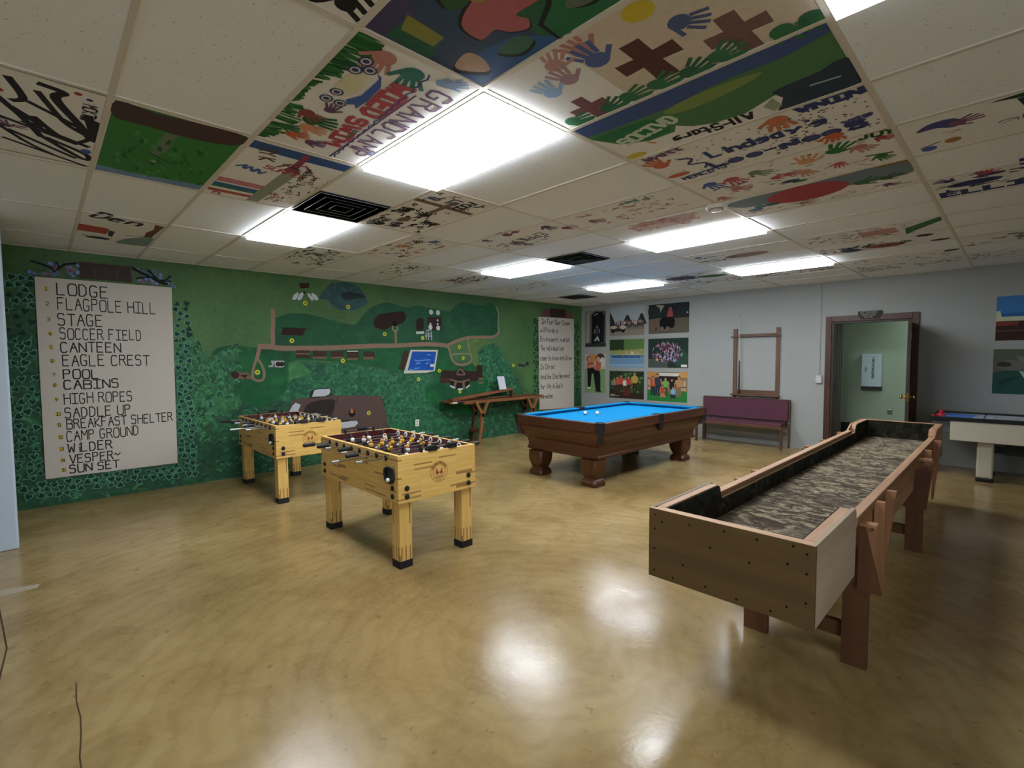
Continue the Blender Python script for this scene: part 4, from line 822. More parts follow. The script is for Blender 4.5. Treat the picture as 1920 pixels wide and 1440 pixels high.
def crest(x, z, w, h, label, full, crosses):
    t = thing('painted_crest', label, 'painting', (x, YW-.010, z))
    b = MB(); b.box(-w/2, w/2, -.012, 0, 0, h, plain('plaque_brown', '#33221f', .6)); b.build('plaque', t)
    P = Painter((0, -.012, 0), (1, 0, 0), (0, 0, 1), (0, -1, 0), .0006)
    P.line('#5a4a44', .012, [(-w/2, h), (w/2, h), (w/2, 0)])
    for k in crosses: P.line('#5a4640', .010, [(k, h*.22), (k, h*.8)]); P.line('#5a4640', .010, [(k-.035, h*.58), (k+.035, h*.58)])
    P.build('cross_mark', t)
    if full:
        R = random.Random(11); PP = {s: Painter((0, 0, 0), (1, 0, 0), (0, 0, 1), (0, -1, 0), .0009) for s in (-1, 1)}
        for k in range(90):
            s = R.choice((-1, 1)); P = PP[s]; u = s*R.uniform(.24, .66); v = max(.012 if u < .615 else -.2, R.uniform(0, .16)-max(0, abs(u)-.45)*.5); P.ell(R.choice(['#5b6f86', '#6a86b8', '#7a6a7c', '#4f7068', '#7a93c8', '#8a4a52' if u < -.25 else '#5a7a9c']), u, v, R.uniform(.015, .035), R.uniform(.012, .024), R.uniform(0, 3), 7)
        for pts, w_ in (([(.24, .17), (.33, .12), (.42, .08), (.50, .03), (.58, .012)], .03), ([(.40, .16), (.45, .1), (.50, .03)], .025), ([(.5, .04), (.57, .06), (.62, .11)], .02), ([(.53, .04), (.62, .05)], .016), ([(.28, .05), (.36, .07), (.44, .08)], .018),
                       ([(-.62, .14), (-.5, .1), (-.44, .05)], .02), ([(-.42, .07), (-.36, .13), (-.26, .16)], .022), ([(-.4, .1), (-.42, .15)], .016)): PP[1 if pts[0][0] > 0 else -1].line('#1c1f1d', w_, smooth_line(pts))
        for s in (-1, 1): PP[s].build('blossom_branch', t)
    else:
        P = Painter((0, 0, 0), (1, 0, 0), (0, 0, 1), (0, -1, 0), .0009); P.poly('#6f4a46', [(-.60, .0), (-.5, .14), (-.35, .18), (.34, .18), (.5, .1), (.58, 0)]); P.build('halo_paint', t)
crest(.60, 2.542, .46, .18, 'dark brown plaque with three crosses and blossom branches above the place list', True, (-.1, 0, .1))
t = thing('lettered_panel', 'narrow white panel with a handwritten mission text, next to the far corner', 'sign', (8.555, YW-.010, .43))
b = MB(); b.prism([(-.615, 2.075), (.615, 2.09), (.615, -.02), (-.59, .02)], 1, -.006, 0, M_PANEL); b.build('board', t)
P = Painter((-.615, -.006, 0), (1, 0, 0), (0, 0, 1), (0, -1, 0), .0005, .00002); GRY = paint('#4a484a')
for tx, x, z, w in (('In For Our Camp', .10, 1.93, 1.0), ('will Provide an', .06, 1.74, .62), ('Environment in which', .06, 1.54, 1.02), ('The individual can', .06, 1.34, .82), ('come to know and Grow', .05, 1.12, 1.1), ('In Christ', .06, .92, .5), ('And be Challenged', .06, .70, 1.02), ("for life in God's", .05, .48, .78), ('Kingdom', .07, .26, .4)):
    letter_line(t, -.615, GRY, .018, tx, x, z, w, .105, .02)
crest(8.595, 2.525, .53, .19, 'small dark plaque on a dusty red arch above the mission text', False, ())

# ---------------------------------------------------------------- foosball tables
B_END, B_SIDE, B_LEG = butcher('laminate_end', (0, 2)), butcher('laminate_side', (1, 2)), butcher('laminate_leg', (2, 0, 1))
B_RIM = butcher('laminate_rim', (1, 0), '#d2ab66', '#b58a4a'); M_MAROON = plain('maroon_liner', '#4e1c22', .5, var=.1); M_FIELD = plain('playfield_brown', '#4a2a2c', .3, var=.08)
M_GRIP = plain('black_grip', '#1a1b1e', .55, var=.15, scale=80); M_YEL = plain('player_yellow', '#d9a41f', .4); M_SHIRT = plain('player_white', '#d8d4d4', .4); M_SKIN = plain('player_tan', '#c88a5a', .4); M_BOOT = plain('player_dark', '#2c2226', .4)
HX, HY, ZT, ZB = .3735, .695, .88, .512
def player(parent, x, team, turn):
    b = MB(); s = M_YEL if team else M_SHIRT; h = M_YEL
    def ring(z, a, c): return [(-a, -c, z), (a, -c, z), (a, c, z), (-a, c, z)]
    b.loft([ring(-.078, .012, .018), ring(-.06, .013, .012), ring(-.03, .011, .008), ring(-.012, .015, .010)], M_BOOT)
    b.loft([ring(-.012, .016, .011), ring(.0, .019, .014), ring(.018, .021, .012), ring(.026, .010, .008)], s, True)
    b.sphere((0, 0, .040), .0155, h if turn % 3 else M_SKIN, 10); b.tube((-.016, 0, 0), (.016, 0, 0), .0125, s, 10)
    o = b.build('player', parent); o.location = (x, 0, 0); o.rotation_euler = (turn, 0, 0); o.scale = (.85, .85, .85); return o
def foosball(label, loc, seed):
    R = random.Random(seed); t = thing('foosball_table', label, 'foosball table', loc, 0, 'foosball tables'); w = .032
    for s in (-1, 1):
        b = MB(); y0, y1 = sorted((s*HY, s*(HY-w))); b.box(-HX, HX, y0, y1, ZB, ZT, B_END, {'+z': B_RIM, ('-y' if s > 0 else '+y'): M_MAROON}); b.build('end_panel', t, bevel=.003)
        b = MB(); x0, x1 = sorted((s*HX, s*(HX-w))); b.box(x0, x1, -HY+w, HY-w, ZB, ZT, B_SIDE, {'+z': B_RIM, ('-x' if s > 0 else '+x'): M_MAROON}); b.build('side_panel', t, bevel=.002)
    b = MB(); b.box(-HX+w, HX-w, -HY+w, HY-w, .755, .767, M_FIELD); P = Painter((0, 0, .767), (1, 0, 0), (0, 1, 0), (0, 0, 1), .0006)
    P.line('#b0a49c', .006, [(-HX+w, 0), (HX-w, 0)]); P.line('#b0a49c', .005, [(.1*math.cos(k*.3), .1*math.sin(k*.3)) for k in range(22)])
    f = b.build('playfield', t); P.build('field_line', f)
    lp = None
    for sx in (-1, 1):
        for sy in (-1, 1):
            L = bpy.data.objects.new('leg', None)
            b = MB(); b.box(-.055, .055, -.055, .055, .052, ZB+.0, B_LEG); L = b.build('leg', t, bevel=.003); L.location = (sx*(HX-.075), sy*(HY-.08), 0)
            b = MB(); b.box(-.0575, .0575, -.0575, .0575, 0, .06, M_RUBBER); b.build('foot', L, bevel=.004)
            for zz in (.56, .625):
                b = MB(); b.lathe([(.021, 0), (.021, sy*.005), (.017, sy*.009), (.006, sy*.010)], (0, sy*.08, zz), M_RUBBER, 16, 1); b.build('bolt_cap', L)
                b = MB(); b.lathe([(.021, 0), (.021, sx*.005), (.017, sx*.009), (.006, sx*.010)], (sx*.075, 0, zz), M_RUBBER, 16, 0); b.build('bolt_cap', L)
    for s in (-1, 1):                                                        # ball return cups, one on each long side
        b = MB(); X = s*(HX+.001); cy, cz = s*(HY-.118), .722
        out = smooth_loop([(cy-.07, cz+.045), (cy-.045, cz+.065), (cy+.03, cz+.06), (cy+.072, cz+.03), (cy+.065, cz-.04), (cy+.02, cz-.065), (cy-.05, cz-.06), (cy-.075, cz-.02)], 3)
        inn = [((y-cy)*.8+cy, (z-cz)*.8+cz) for y, z in out]; n = len(out)
        b.loft([[(X, y, z) for y, z in out], [(X+s*.014, y, z) for y, z in out], [(X+s*.014, y, z) for y, z in inn], [(X+s*.002, y, z) for y, z in inn]], M_BLACK, True); b.build('ball_return', t)
    P = Painter((0, -HY, .705), (1, 0, 0), (0, 0, 1), (0, -1, 0), .0008, .0001)
    c = paint('#7a4a20'); r = paint('#8a3a2a')
    for rr, wd in ((.083, .003), (.058, .0025)): P.line(c, wd, [(rr*math.cos(k*math.pi/18), rr*math.sin(k*math.pi/18)) for k in range(37)])
    for k in range(13): a = math.pi*(.14+.72*k/12); P.line(c, .008, [(.064*math.cos(a), .064*math.sin(a)), (.077*math.cos(a), .077*math.sin(a))])
    for k in range(10): a = -math.pi*(.2+.6*k/9); P.line(c, .004, [(.067*math.cos(a), .067*math.sin(a)), (.075*math.cos(a), .075*math.sin(a))])
    for s in (-1, 1):                                                        # two facing rearing figures
        P.poly(r, [(s*.002, -.004), (s*.016, .004), (s*.022, .026), (s*.030, .034), (s*.026, .016), (s*.032, -.006), (s*.034, -.026), (s*.026, -.012), (s*.020, -.010), (s*.006, -.012)]); P.line(r, .006, [(s*.012, -.006), (s*.020, -.028)])
    P.line('#a8824a', .01, [(-.035, -.04), (.035, -.042)]); P.build('emblem', t)
    for s in (-1, 1):                                                        # bead counters across both end rims
        y = s*(HY-.02); sr = bpy.data.objects.new('score_rail', None)
        b = MB(); x0 = -.14 if s > 0 else -.155; x1 = .16
        b.tube((x0, y, ZT+.028), (x1, y, ZT+.028), .004, M_CHROME, 8); sr = b.build('score_rail', t)
        for x in (x0, x1):
            b = MB(); b.prism([(y-.016, ZT), (y+.016, ZT), (y+.010, ZT+.038), (y-.010, ZT+.038)], 0, x-.009, x+.009, M_BLACK); b.build('rail_bracket', sr, bevel=.002)
        for x, L in (((-.01, .10),) if s > 0 else ((-.09, .085), (.105, .075))):
            b = MB()
            if s > 0: b.tube((x, y, ZT+.028), (x+L, y, ZT+.028), .0165, M_BLACK, 10)
            else: b.prism([(y-.030, ZT+.001), (y+.030, ZT+.001), (y+.022, ZT+.040), (y-.022, ZT+.040)], 0, x-.01, x+.07, M_BLACK)
            b.build('counter_bead', sr, bevel=.003)
    LAY = ((1, 3, .24), (1-1, 2, .34), (1, 3, .19), (0, 5, .105), (1, 5, .105), (0, 3, .19), (1, 2, .34), (0, 3, .24))
    LAY = [(k % 2, n, sp) for k, (_, n, sp) in enumerate(((0, 3, .17), (1, 2, .22), (1, 3, .16), (0, 5, .105), (1, 5, .105), (0, 3, .16), (0, 2, .22), (1, 3, .17)))]
    HANDLE = (1, 1, -1, 1, -1, 1, -1, -1); EXT = (.25, .365, .19, .165, .12, .17, .18, .245)
    for k in range(8):
        y = -.524+.1445*k; hs = HANDLE[k]; team, n, sp = (1 if hs < 0 else 0), LAY[k][1], LAY[k][2]; shift = R.uniform(-.06, .06)
        ext = EXT[k]; xl, xr = (-HX-ext, HX+.15+.05*R.random()) if hs < 0 else (-HX-ext, HX+.19)
        b = MB(); b.tube((xl, 0, 0), (xr, 0, 0), .0075, M_CHROME, 10); rod = b.build('rod', t); rod.location = (0, y, .845)
        for s in (-1, 1):
            b = MB(); b.lathe([(.024, 0), (.024, s*.005), (.014, s*.009), (.009, s*.016)], (s*HX, 0, 0), M_BLACK, 16, 0); b.build('rod_bearing', rod)
        b = MB(); b.ring((HX-w-.005, 0, .004), .022, .0065, M_WHITE, 0, 16, 6); b.build('bearing_ring', rod)
        x1 = xl if hs < 0 else xr; q = -hs
        b = MB(); b.lathe([(.012, 0), (.0175, q*.008), (.0185, q*.02), (.0165, q*.05), (.0185, q*.09), (.0165, q*.104), (.009, q*.108)] if hs < 0 else [(.012, 0), (.0175, q*.008), (.0185, q*.02), (.0165, q*.05), (.0185, q*.09), (.0165, q*.104), (.009, q*.108)], (x1, 0, 0), M_GRIP, 12, 0); b.build('handle', rod)
        b = MB(); x2 = xr if hs < 0 else xl; b.tube((x2, 0, 0), (x2+(-.05 if hs < 0 else .05), 0, 0), .0095, plain('rod_cap', '#b9babd', .35, .6), 10); b.build('end_cap', rod)
        team = 1 if k in (2, 4) else 0; ps = [(m-(n-1)/2)*sp+shift*.5 for m in range(n)]; turn = R.choice((0, .3, -.4, .9, -.9, 1.6, 2.4))
        for x in ps: player(rod, x, team, turn)
        for x in (ps[0]-.045, ps[-1]+.045):
            if abs(x) < HX-w-.03: b = MB(); b.tube((x-.014, 0, 0), (x+.014, 0, 0), .0145, M_RUBBER, 10); b.build('bumper', rod)
    return t
FN, FF = (2.270, 3.906, 0), (2.205, 6.345, 0)
foosball('nearer wooden foosball table, in the open floor, rods sticking out to both sides', FN, 1)
foosball('farther wooden foosball table, standing close to the green wall', FF, 2)
for (c, lab) in ((FN, 'small white foosball in the return cup of the nearer foosball table'), (FF, 'small white foosball in the return cup of the farther foosball table')):
    b = MB(); b.sphere((c[0]-HX-.0175, c[1]-(-1)*0+(HY-.118)*-1, .683), .0165, M_WHITE, 14); tag(b.build('foosball'), lab, 'ball')

# ---------------------------------------------------------------- pool table
W_POOL = wood('pool_table_oak', '#422413', '#5f361d', 0, 22, .38); W_POOLV = wood('pool_leg_oak', '#3e2211', '#5a341b', 2, 22, .38); W_RAIL = wood('pool_rail_oak', '#3b1f17', '#5f3724', 0, 26, .35)
M_CLOTH = plain('blue_cloth', '#0a7eb8', .85, var=.03, scale=60, spec=.1); M_CUSH = plain('blue_cushion_cloth', '#0d72a0', .85, var=.03, scale=60, spec=.1); M_LEATHER = plain('dark_leather', '#1f1a1b', .5, var=.25, scale=40)
PL, PW, PZ = 2.774, 1.508, .82
t = thing('pool_table', 'large dark oak pool table with bright blue cloth and urn legs', 'pool table', (4.764, 3.439, 0), math.radians(-.65))
def rect_ring(d, z): return [(d, d, z), (PL-d, d, z), (PL-d, PW-d, z), (d, PW-d, z)]
b = MB(); b.loft([rect_ring(.035, .70), rect_ring(.04, .66), rect_ring(.055, .60), rect_ring(.10, .53), rect_ring(.135, .49), rect_ring(.15, .44), rect_ring(.15, .385), rect_ring(.135, .375), rect_ring(.135, .345), rect_ring(.16, .335)], W_POOL); b.build('body_frame', t, bevel=.006)
b = MB(); b.box(0.099, PL-.099, .099, PW-.099, .70, .768, M_CLOTH); b.build('cloth_bed', t)
def rail(x0, y0, x1, y1, horiz, s):
    """A rail between two pockets: oak face, thin oak cap and a blue cushion; s = side the playing field lies on."""
    o = bpy.data.objects.new('rail', None); prof = [(0, .70), (0, .812), (.006, PZ), (.036, PZ), (.036, .70)]; cus = [(.036, .70), (.036, PZ-.002), (.09, PZ-.003), (.140, .810), (.140, .802), (.098, .772), (.098, .70)]
    def ext(p, a0, a1, mt):
        b = MB()
        if horiz: b.prism([((y0+s*u), z) for u, z in p], 0, a0, a1, mt)
        else:
            q = [((x0+s*u), z) for u, z in p]; b.prism(q, 1, a0, a1, mt)
        return b
    a0, a1 = (x0, x1) if horiz else (y0, y1)
    r = ext(prof, a0, a1, W_RAIL).build('rail', t, bevel=.003); c = ext(cus, a0+.02, a1-.02, M_CUSH).build('cushion', r, bevel=.004)
    n = 3; P = Painter((0, 0, PZ), (1, 0, 0), (0, 1, 0), (0, 0, 1), .0008)
    for k in range(n):
        a = a0+(a1-a0)*(k+.5)/n; P.ell('#d8d2c4', *((a, y0+s*.018) if horiz else (x0+s*.018, a)), .007)
    P.build('rail_sight', r)
g = .085
for y, s in ((0, 1), (PW, -1)): rail(g, y, PL/2-.065, y, True, s); rail(PL/2+.065, y, PL-g, y, True, s)
rail(0, g, 0, PW-g, False, 1); rail(PL, g, PL, PW-g, False, -1)
def pocket(x, y, dx, dy, corner):
    """Leather pocket: dark mouth flush with the rails, strap over the outside and a hanging netted bag."""
    b = MB()
    if corner:
        c = [(x+dx*u, y+dy*v) for u, v in ((.085, 0), (.02, .012), (.012, .02), (0, .085), (.06, .12), (.12, .06))]
        b.loft([[(*p, .70) for p in c], [(*p, PZ+.002) for p in c]], M_LEATHER); b.lathe([(.05, 0), (.05, .0006)], (x+dx*.085, y+dy*.085, PZ+.0022), plain('pocket_hole', '#050506', .9), 18)
        q = lambda k, z: [(x+dx*(.05+k), y+dy*(-.006+k*.2), z), (x+dx*(-.006+k*.2), y+dy*(.05+k), z), (x+dx*(.06+k), y+dy*(.10+k), z), (x+dx*(.10+k), y+dy*(.06+k), z)]
        b.loft([q(0, .70), q(0, .64), q(.02, .58), q(.035, .555)], M_LEATHER, True)
    else:
        b.box(x-.065, x+.065, min(y, y+dy*.12), max(y, y+dy*.12), .70, PZ+.002, M_LEATHER); b.lathe([(.045, 0), (.045, .0006)], (x, y+dy*.075, PZ+.0022), plain('pocket_hole', '#050506', .9), 18)
        q = lambda k, z: [(x-.05+k, y-dy*.010*(1-k*20), z), (x+.05-k, y-dy*.010*(1-k*20), z), (x+.05-k, y+dy*.09, z), (x-.05+k, y+dy*.09, z)]
        b.loft([q(0, .70), q(0, .65), q(.015, .61), q(.03, .60)], M_LEATHER, True)
    b.build('pocket', t, bevel=.003)
for x, dx in ((0, 1), (PL, -1)):
    for y, dy in ((0, 1), (PW, -1)): pocket(x, y, dx, dy, True)
pocket(PL/2, 0, 1, 1, False); pocket(PL/2, PW, 1, -1, False)
def urn(x, y):
    sq = lambda r, z, c=.22: [(r*u, r*v, z) for u, v in ((-1, -1+c), (-1+c, -1), (1-c, -1), (1, -1+c), (1, 1-c), (1-c, 1), (-1+c, 1), (-1, 1-c))]
    b = MB(); b.loft([sq(.125, .335), sq(.128, .30), sq(.130, .26), sq(.126, .21), sq(.113, .16), sq(.095, .12), sq(.085, .10), sq(.086, .092), sq(.105, .075), sq(.117, .055), sq(.12, .03), sq(.118, .008), sq(.11, 0)], W_POOLV); o = b.build('leg', t, bevel=.004); o.location = (x, y, 0)
for x in (.195, 2.40):
    for y in (.26, 1.17): urn(x, y)
b = MB(); b.lathe([(.006, 0), (.006, .006), (.002, .006)], (-.001, PW-.05, .66), M_WHITE, 10, 0); b.lathe([(.006, 0), (.006, .006), (.002, .006)], (-.001, PW-.05, .63), M_WHITE, 10, 0); b.build('frame_bolt', t)
b = MB(); b.sphere((0, 0, 0), .0286, plain('ball_ivory', '#e8e6dc', .15, var=.02), 24); tag(b.build('pool_ball'), 'plain white cue ball on the blue cloth', 'ball').location = (5.84, 4.28, .797)
b = MB(); b.sphere((0, 0, 0), .0286, M_WHITE, 24)
o = b.build('pool_ball'); o.location = (5.72, 4.41, .797); tag(o, 'striped white and dark ball left of the cue ball on the blue cloth', 'ball'); o.rotation_euler = (.6, .5, .9)
o.data.materials.append(plain('ball_dark_stripe', '#4a4450', .2))
for p in o.data.polygons:
    if abs(p.center.x) < .011: p.material_index = 1

# ---------------------------------------------------------------- carpet ball table
W_PLY = wood('plywood_face', '#564224', '#6e5632', 1, 8, .5); W_EDGE = wood('raw_pine_edge', '#a67c5c', '#c49c7c', 0, 25, .6); W_EDGEY = wood('raw_pine_edge_cross', '#b08862', '#cca684', 1, 25, .6); W_LEGP = wood('stained_pine_leg', '#573822', '#70482d', 2, 14, .5); W_BRACE = wood('pine_brace', '#946645', '#b0825c', 2, 16, .55); W_PALE = wood('worn_white_ply', '#a08a72', '#c4b09a', 0, 6, .6)
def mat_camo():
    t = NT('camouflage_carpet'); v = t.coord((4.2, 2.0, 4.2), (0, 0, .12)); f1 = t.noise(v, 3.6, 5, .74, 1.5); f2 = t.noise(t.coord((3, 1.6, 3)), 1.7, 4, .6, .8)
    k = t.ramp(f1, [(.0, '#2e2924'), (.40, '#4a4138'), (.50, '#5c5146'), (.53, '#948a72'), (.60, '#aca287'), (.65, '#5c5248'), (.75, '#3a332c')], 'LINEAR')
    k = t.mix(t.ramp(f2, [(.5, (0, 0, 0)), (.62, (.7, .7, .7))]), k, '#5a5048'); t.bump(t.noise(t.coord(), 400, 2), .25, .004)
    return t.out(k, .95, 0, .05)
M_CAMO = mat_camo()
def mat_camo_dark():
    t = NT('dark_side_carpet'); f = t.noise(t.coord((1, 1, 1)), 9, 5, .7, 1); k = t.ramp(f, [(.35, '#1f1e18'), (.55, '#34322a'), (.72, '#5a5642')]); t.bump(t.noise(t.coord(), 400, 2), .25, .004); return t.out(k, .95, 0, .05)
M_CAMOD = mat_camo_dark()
CL, CW = 4.88, .732
t = thing('carpet_ball_table', 'long homemade wooden carpet ball table lined with camouflage carpet', 'game table', (2.174, .539, 0), math.radians(.42))
Z0, Z1, ZR, ZF = .515, .86, .80, .665
E1, E2 = .70, 4.22                              # where the tall end boxes stop
for x0, x1, s, nm in ((0, .02, 1, 'end_panel'), (CL-.02, CL, -1, 'end_panel')):
    b = MB(); b.box(x0, x1, 0, CW, Z0, Z1, W_PLY, {'+z': W_EDGEY}); o = b.build(nm, t, bevel=.002)
    if s > 0:
        P = Painter((0, 0, 0), (0, 1, 0), (0, 0, 1), (-1, 0, 0), .0008)
        for u, v in ((.03, .82), (.03, .74), (.03, .62), (.08, .84), (.10, .76), (.10, .58), (.16, .54), (.22, .83), (.25, .72), (.30, .54), (.36, .83), (.42, .74), (.44, .55), (.52, .82), (.55, .62), (.60, .54), (.66, .80), (.695, .83), (.70, .76), (.70, .66), (.70, .55)): P.ell('#1a120c', u, v, .0055)
        P.build('nail_head', o)
    xa, xb = (.02, .058) if s > 0 else (CL-.058, CL-.02)
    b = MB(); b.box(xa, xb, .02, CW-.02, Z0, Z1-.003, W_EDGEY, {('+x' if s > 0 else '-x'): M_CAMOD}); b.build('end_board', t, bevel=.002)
for s, y0, y1, yo in ((-1, .0, .018, 0), (1, CW-.018, CW, CW)):
    top = [(.02, Z0), (.02, Z1), (E1-.01, Z1), (E1+.015, Z1-.03), (E1+.01, Z0)]
    b = MB(); b.prism([(x, z) for x, z in top], 1, y0, y1, W_PALE if s < 0 else W_PLY); b.build('side_panel', t, bevel=.002)
    top = [(CL-.02, Z0), (CL-.02, Z1), (E2+.06, Z1), (E2+.02, Z1-.015), (E2-.10, ZR+.0), (E2-.10, Z0+.05)]
    b = MB(); b.prism(top, 1, y0, y1, W_BRACE); b.build('side_panel', t, bevel=.002)
    ya, yb = (y0+.018, y0+.060) if s < 0 else (CW-.060, CW-.018)
    up = [(.058, Z0), (.058, Z1-.002), (E1-.03, Z1-.002), (E1-.01, Z1-.02), (E1-.0, ZR), (E1+.02, ZR-.03), (E2, ZR-.03), (E2+.0, ZR+.005), (E2+.03, Z1-.02), (E2+.08, Z1-.002), (CL-.058, Z1-.002), (CL-.058, Z0)]
    b = MB(); b.prism(up, 1, ya, yb, W_EDGE); b.build('wing_board', t, bevel=.003)
    yc, yd = (yb, yb+.008) if s < 0 else (ya-.008, ya)
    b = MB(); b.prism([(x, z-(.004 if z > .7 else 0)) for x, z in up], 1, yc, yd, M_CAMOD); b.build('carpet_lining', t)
    b = MB(); b.box(E1+.03, E2-.08, y0 if s < 0 else y0-.03, y1+.03 if s < 0 else y1, ZR-.045, ZR, W_EDGE, {'-y': wood('rail_face', '#805a3c', '#9c7550', 0, 14, .55), '+y': W_BRACE}); b.build('side_rail', t, bevel=.004)
    b = MB(); b.box(E1+.03, E2-.08, y0+.012 if s < 0 else y0-.01, y1+.01 if s < 0 else y1-.012, .62, ZR-.045, W_BRACE); b.build('lower_rail', t, bevel=.003)
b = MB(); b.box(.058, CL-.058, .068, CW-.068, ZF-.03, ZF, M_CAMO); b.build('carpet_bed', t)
b = MB(); b.box(.02, E1, .018, CW-.018, Z0, Z0+.02, W_PLY); b.box(E2-.08, CL-.02, .018, CW-.018, Z0, Z0+.02, W_PLY); b.build('box_bottom', t)
for xs in (.80, 2.93):                          # two leg stations
    for y0, y1 in ((-.05+.006, .068), (.43, .560)):
        b = MB(); b.box(xs, xs+.04, y0, y1, 0, .62, W_LEGP); b.build('leg', t, bevel=.003)
        b = MB(); b.box(xs+.04, xs+.08, y0+.02, y1-.02, 0, .62, W_LEGP); b.build('leg_backing', t, bevel=.003)
    b = MB(); b.box(xs+.04, xs+.08, .068, .43, .115, .195, W_LEGP); b.build('stretcher', t, bevel=.003)
    b = MB(); b.prism([(.0+xs+.08, .195), (xs+.16, .195), (xs+.62, .62), (xs+.54, .62)], 1, .20, .24, W_LEGP); b.build('diagonal_brace', t, bevel=.003)
    b = MB(); b.box(xs-.1, xs+.9, .1, CW-.1, .60, .634, W_BRACE); b.build('bed_board', t)
def wedge(x0, x1, pts, m, side=-1):
    b = MB(); b.prism([((-y if side < 0 else CW+y), z) for y, z in pts], 0, x0, x1, m); b.build('side_brace', t, bevel=.003)
for side in (-1, 1):
    wedge(.775, .80, [(.0, .745), (.024, .745), (.10, .42), (.0, .42)], W_LEGP, side)
    wedge(.80, .86, [(0, .76), (.07, .76), (.07, .745), (0, .745)], W_BRACE, side)
    wedge(1.18, 1.22, [(-.06, .60), (-.004, .62), (0, .79), (.045, .79), (.055, .26), (.035, .26), (-.06, .45)], W_BRACE, side)
    wedge(1.50, 1.54, [(0, .79), (.052, .79), (.004, .25), (0, .25)], W_BRACE, side)
    wedge(2.90, 2.93, [(-.10, .60), (.10, .755), (.065, .37), (-.10, .37)], W_LEGP, side)
    wedge(2.93, 2.97, [(0, .775), (.09, .775), (.09, .755), (0, .755)], W_BRACE, side)
    wedge(3.30, 3.34, [(0, .79), (.05, .79), (.05, .5), (0, .4)], W_BRACE, side)
    wedge(3.98, 4.02, [(0, .79), (.06, .79), (.015, .22), (0, .22)], W_BRACE, side)

# ---------------------------------------------------------------- bench under the cue rack
W_BEN = wood('bench_oak', '#4a2f1e', '#6b4630', 1, 24, .45); W_BENV = wood('bench_leg_oak', '#4a3020', '#68452f', 2, 24, .45); M_MAR = plain('maroon_upholstery', '#583542', .85, var=.12, scale=90, spec=.15)
t = thing('upholstered_bench', 'maroon upholstered wooden bench against the grey wall', 'bench', (9.0, 2.79, 0))
b = MB(); b.prism([(.02, .405), (.02, .435), (.05, .448), (.36, .445), (.36, .405)], 1, .02, 1.52, M_MAR); b.build('seat', t, bevel=.008)
b = MB(); b.box(.0, .025, .0, 1.54, .355, .41, W_BEN); b.box(.025, .40, .02, 1.52, .375, .404, W_BEN); b.build('seat_frame', t, bevel=.004)
b = MB(); b.prism([(.335, .47), (.375, .83), (.42, .83), (.385, .47)], 1, .012, 1.528, M_MAR); b.build('backrest', t, bevel=.008)
b = MB(); b.prism([(.372, .83), (.372, .845), (.425, .845), (.425, .83)], 1, .012, 1.528, W_BEN); b.build('back_trim', t, bevel=.002)
for y in (.0, 1.50):
    b = MB(); b.box(.035, .08, y, y+.04, 0, .375, W_BENV); b.build('leg', t, bevel=.003)
    b = MB(); b.prism([(.36, 0), (.405, 0), (.43, .84), (.385, .84), (.385, .47), (.36, .40)], 1, y-.012, y+.011 if y == 0 else y+.04, W_BENV); b.build('leg', t, bevel=.003)
b = MB(); b.lathe([(.045, 0), (.045, -.01), (.03, -.03), (.005, -.035)], (XW, 2.878, .295), M_WHITE, 18, 0); tag(b.build('pipe_cap'), 'round white cap on the grey wall beside the bench leg', 'wall cap')

# ---------------------------------------------------------------- cue rack and cue
W_RACK = wood('rack_wood', '#5b4030', '#785844', 2, 26, .5); W_RACKY = wood('rack_wood_cross', '#553b2c', '#72523e', 1, 26, .5)
t = thing('cue_rack', 'brown wooden cue rack on the grey wall above the bench', 'rack', (XW, 0, 0))
for y0, y1 in ((3.728, 3.795), (2.985, 3.05)):
    b = MB(); b.box(-.03, 0, y0, y1, .905, 2.12, W_RACK); b.build('post', t, bevel=.003)
b = MB(); b.box(-.055, -.03, 2.965, 3.83, 1.965, 1.985, W_RACKY); b.box(-.045, -.0, 3.05, 3.728, 1.965, 2.02, W_RACKY); b.build('notched_bar', t, bevel=.002)
b = MB(); b.box(-.03, 0, 3.05, 3.728, .905, .985, W_RACKY); b.build('bottom_board', t, bevel=.002)
b = MB(); b.box(-.085, 0, 2.97, 3.82, .88, .905, W_RACKY); b.build('butt_shelf', t, bevel=.003)
for y in (3.0, 3.74):
    b = MB(); b.prism([(-.07, .88), (0, .88), (0, .83)], 1, y, y+.04, W_RACK); b.build('shelf_bracket', t)
t = thing('pool_cue', 'single pool cue standing in the rack, dark butt and pale shaft', 'cue', (XW-.055, 3.665, .906))
b = MB(); b.tube((0, 0, 0), (.002, .003, .62), .016, plain('cue_butt', '#2f2320', .35), 10, .010); b.build('butt', t)
b = MB(); b.tube((.002, .003, .62), (-.018, .008, 1.45), .010, plain('cue_shaft', '#c2bcae', .35), 10, .006); b.build('shaft', t)
b = MB(); b.tube((-.018, .008, 1.45), (-.0183, .0081, 1.465), .0062, plain('cue_tip', '#55606c', .6), 10); b.build('tip', t)

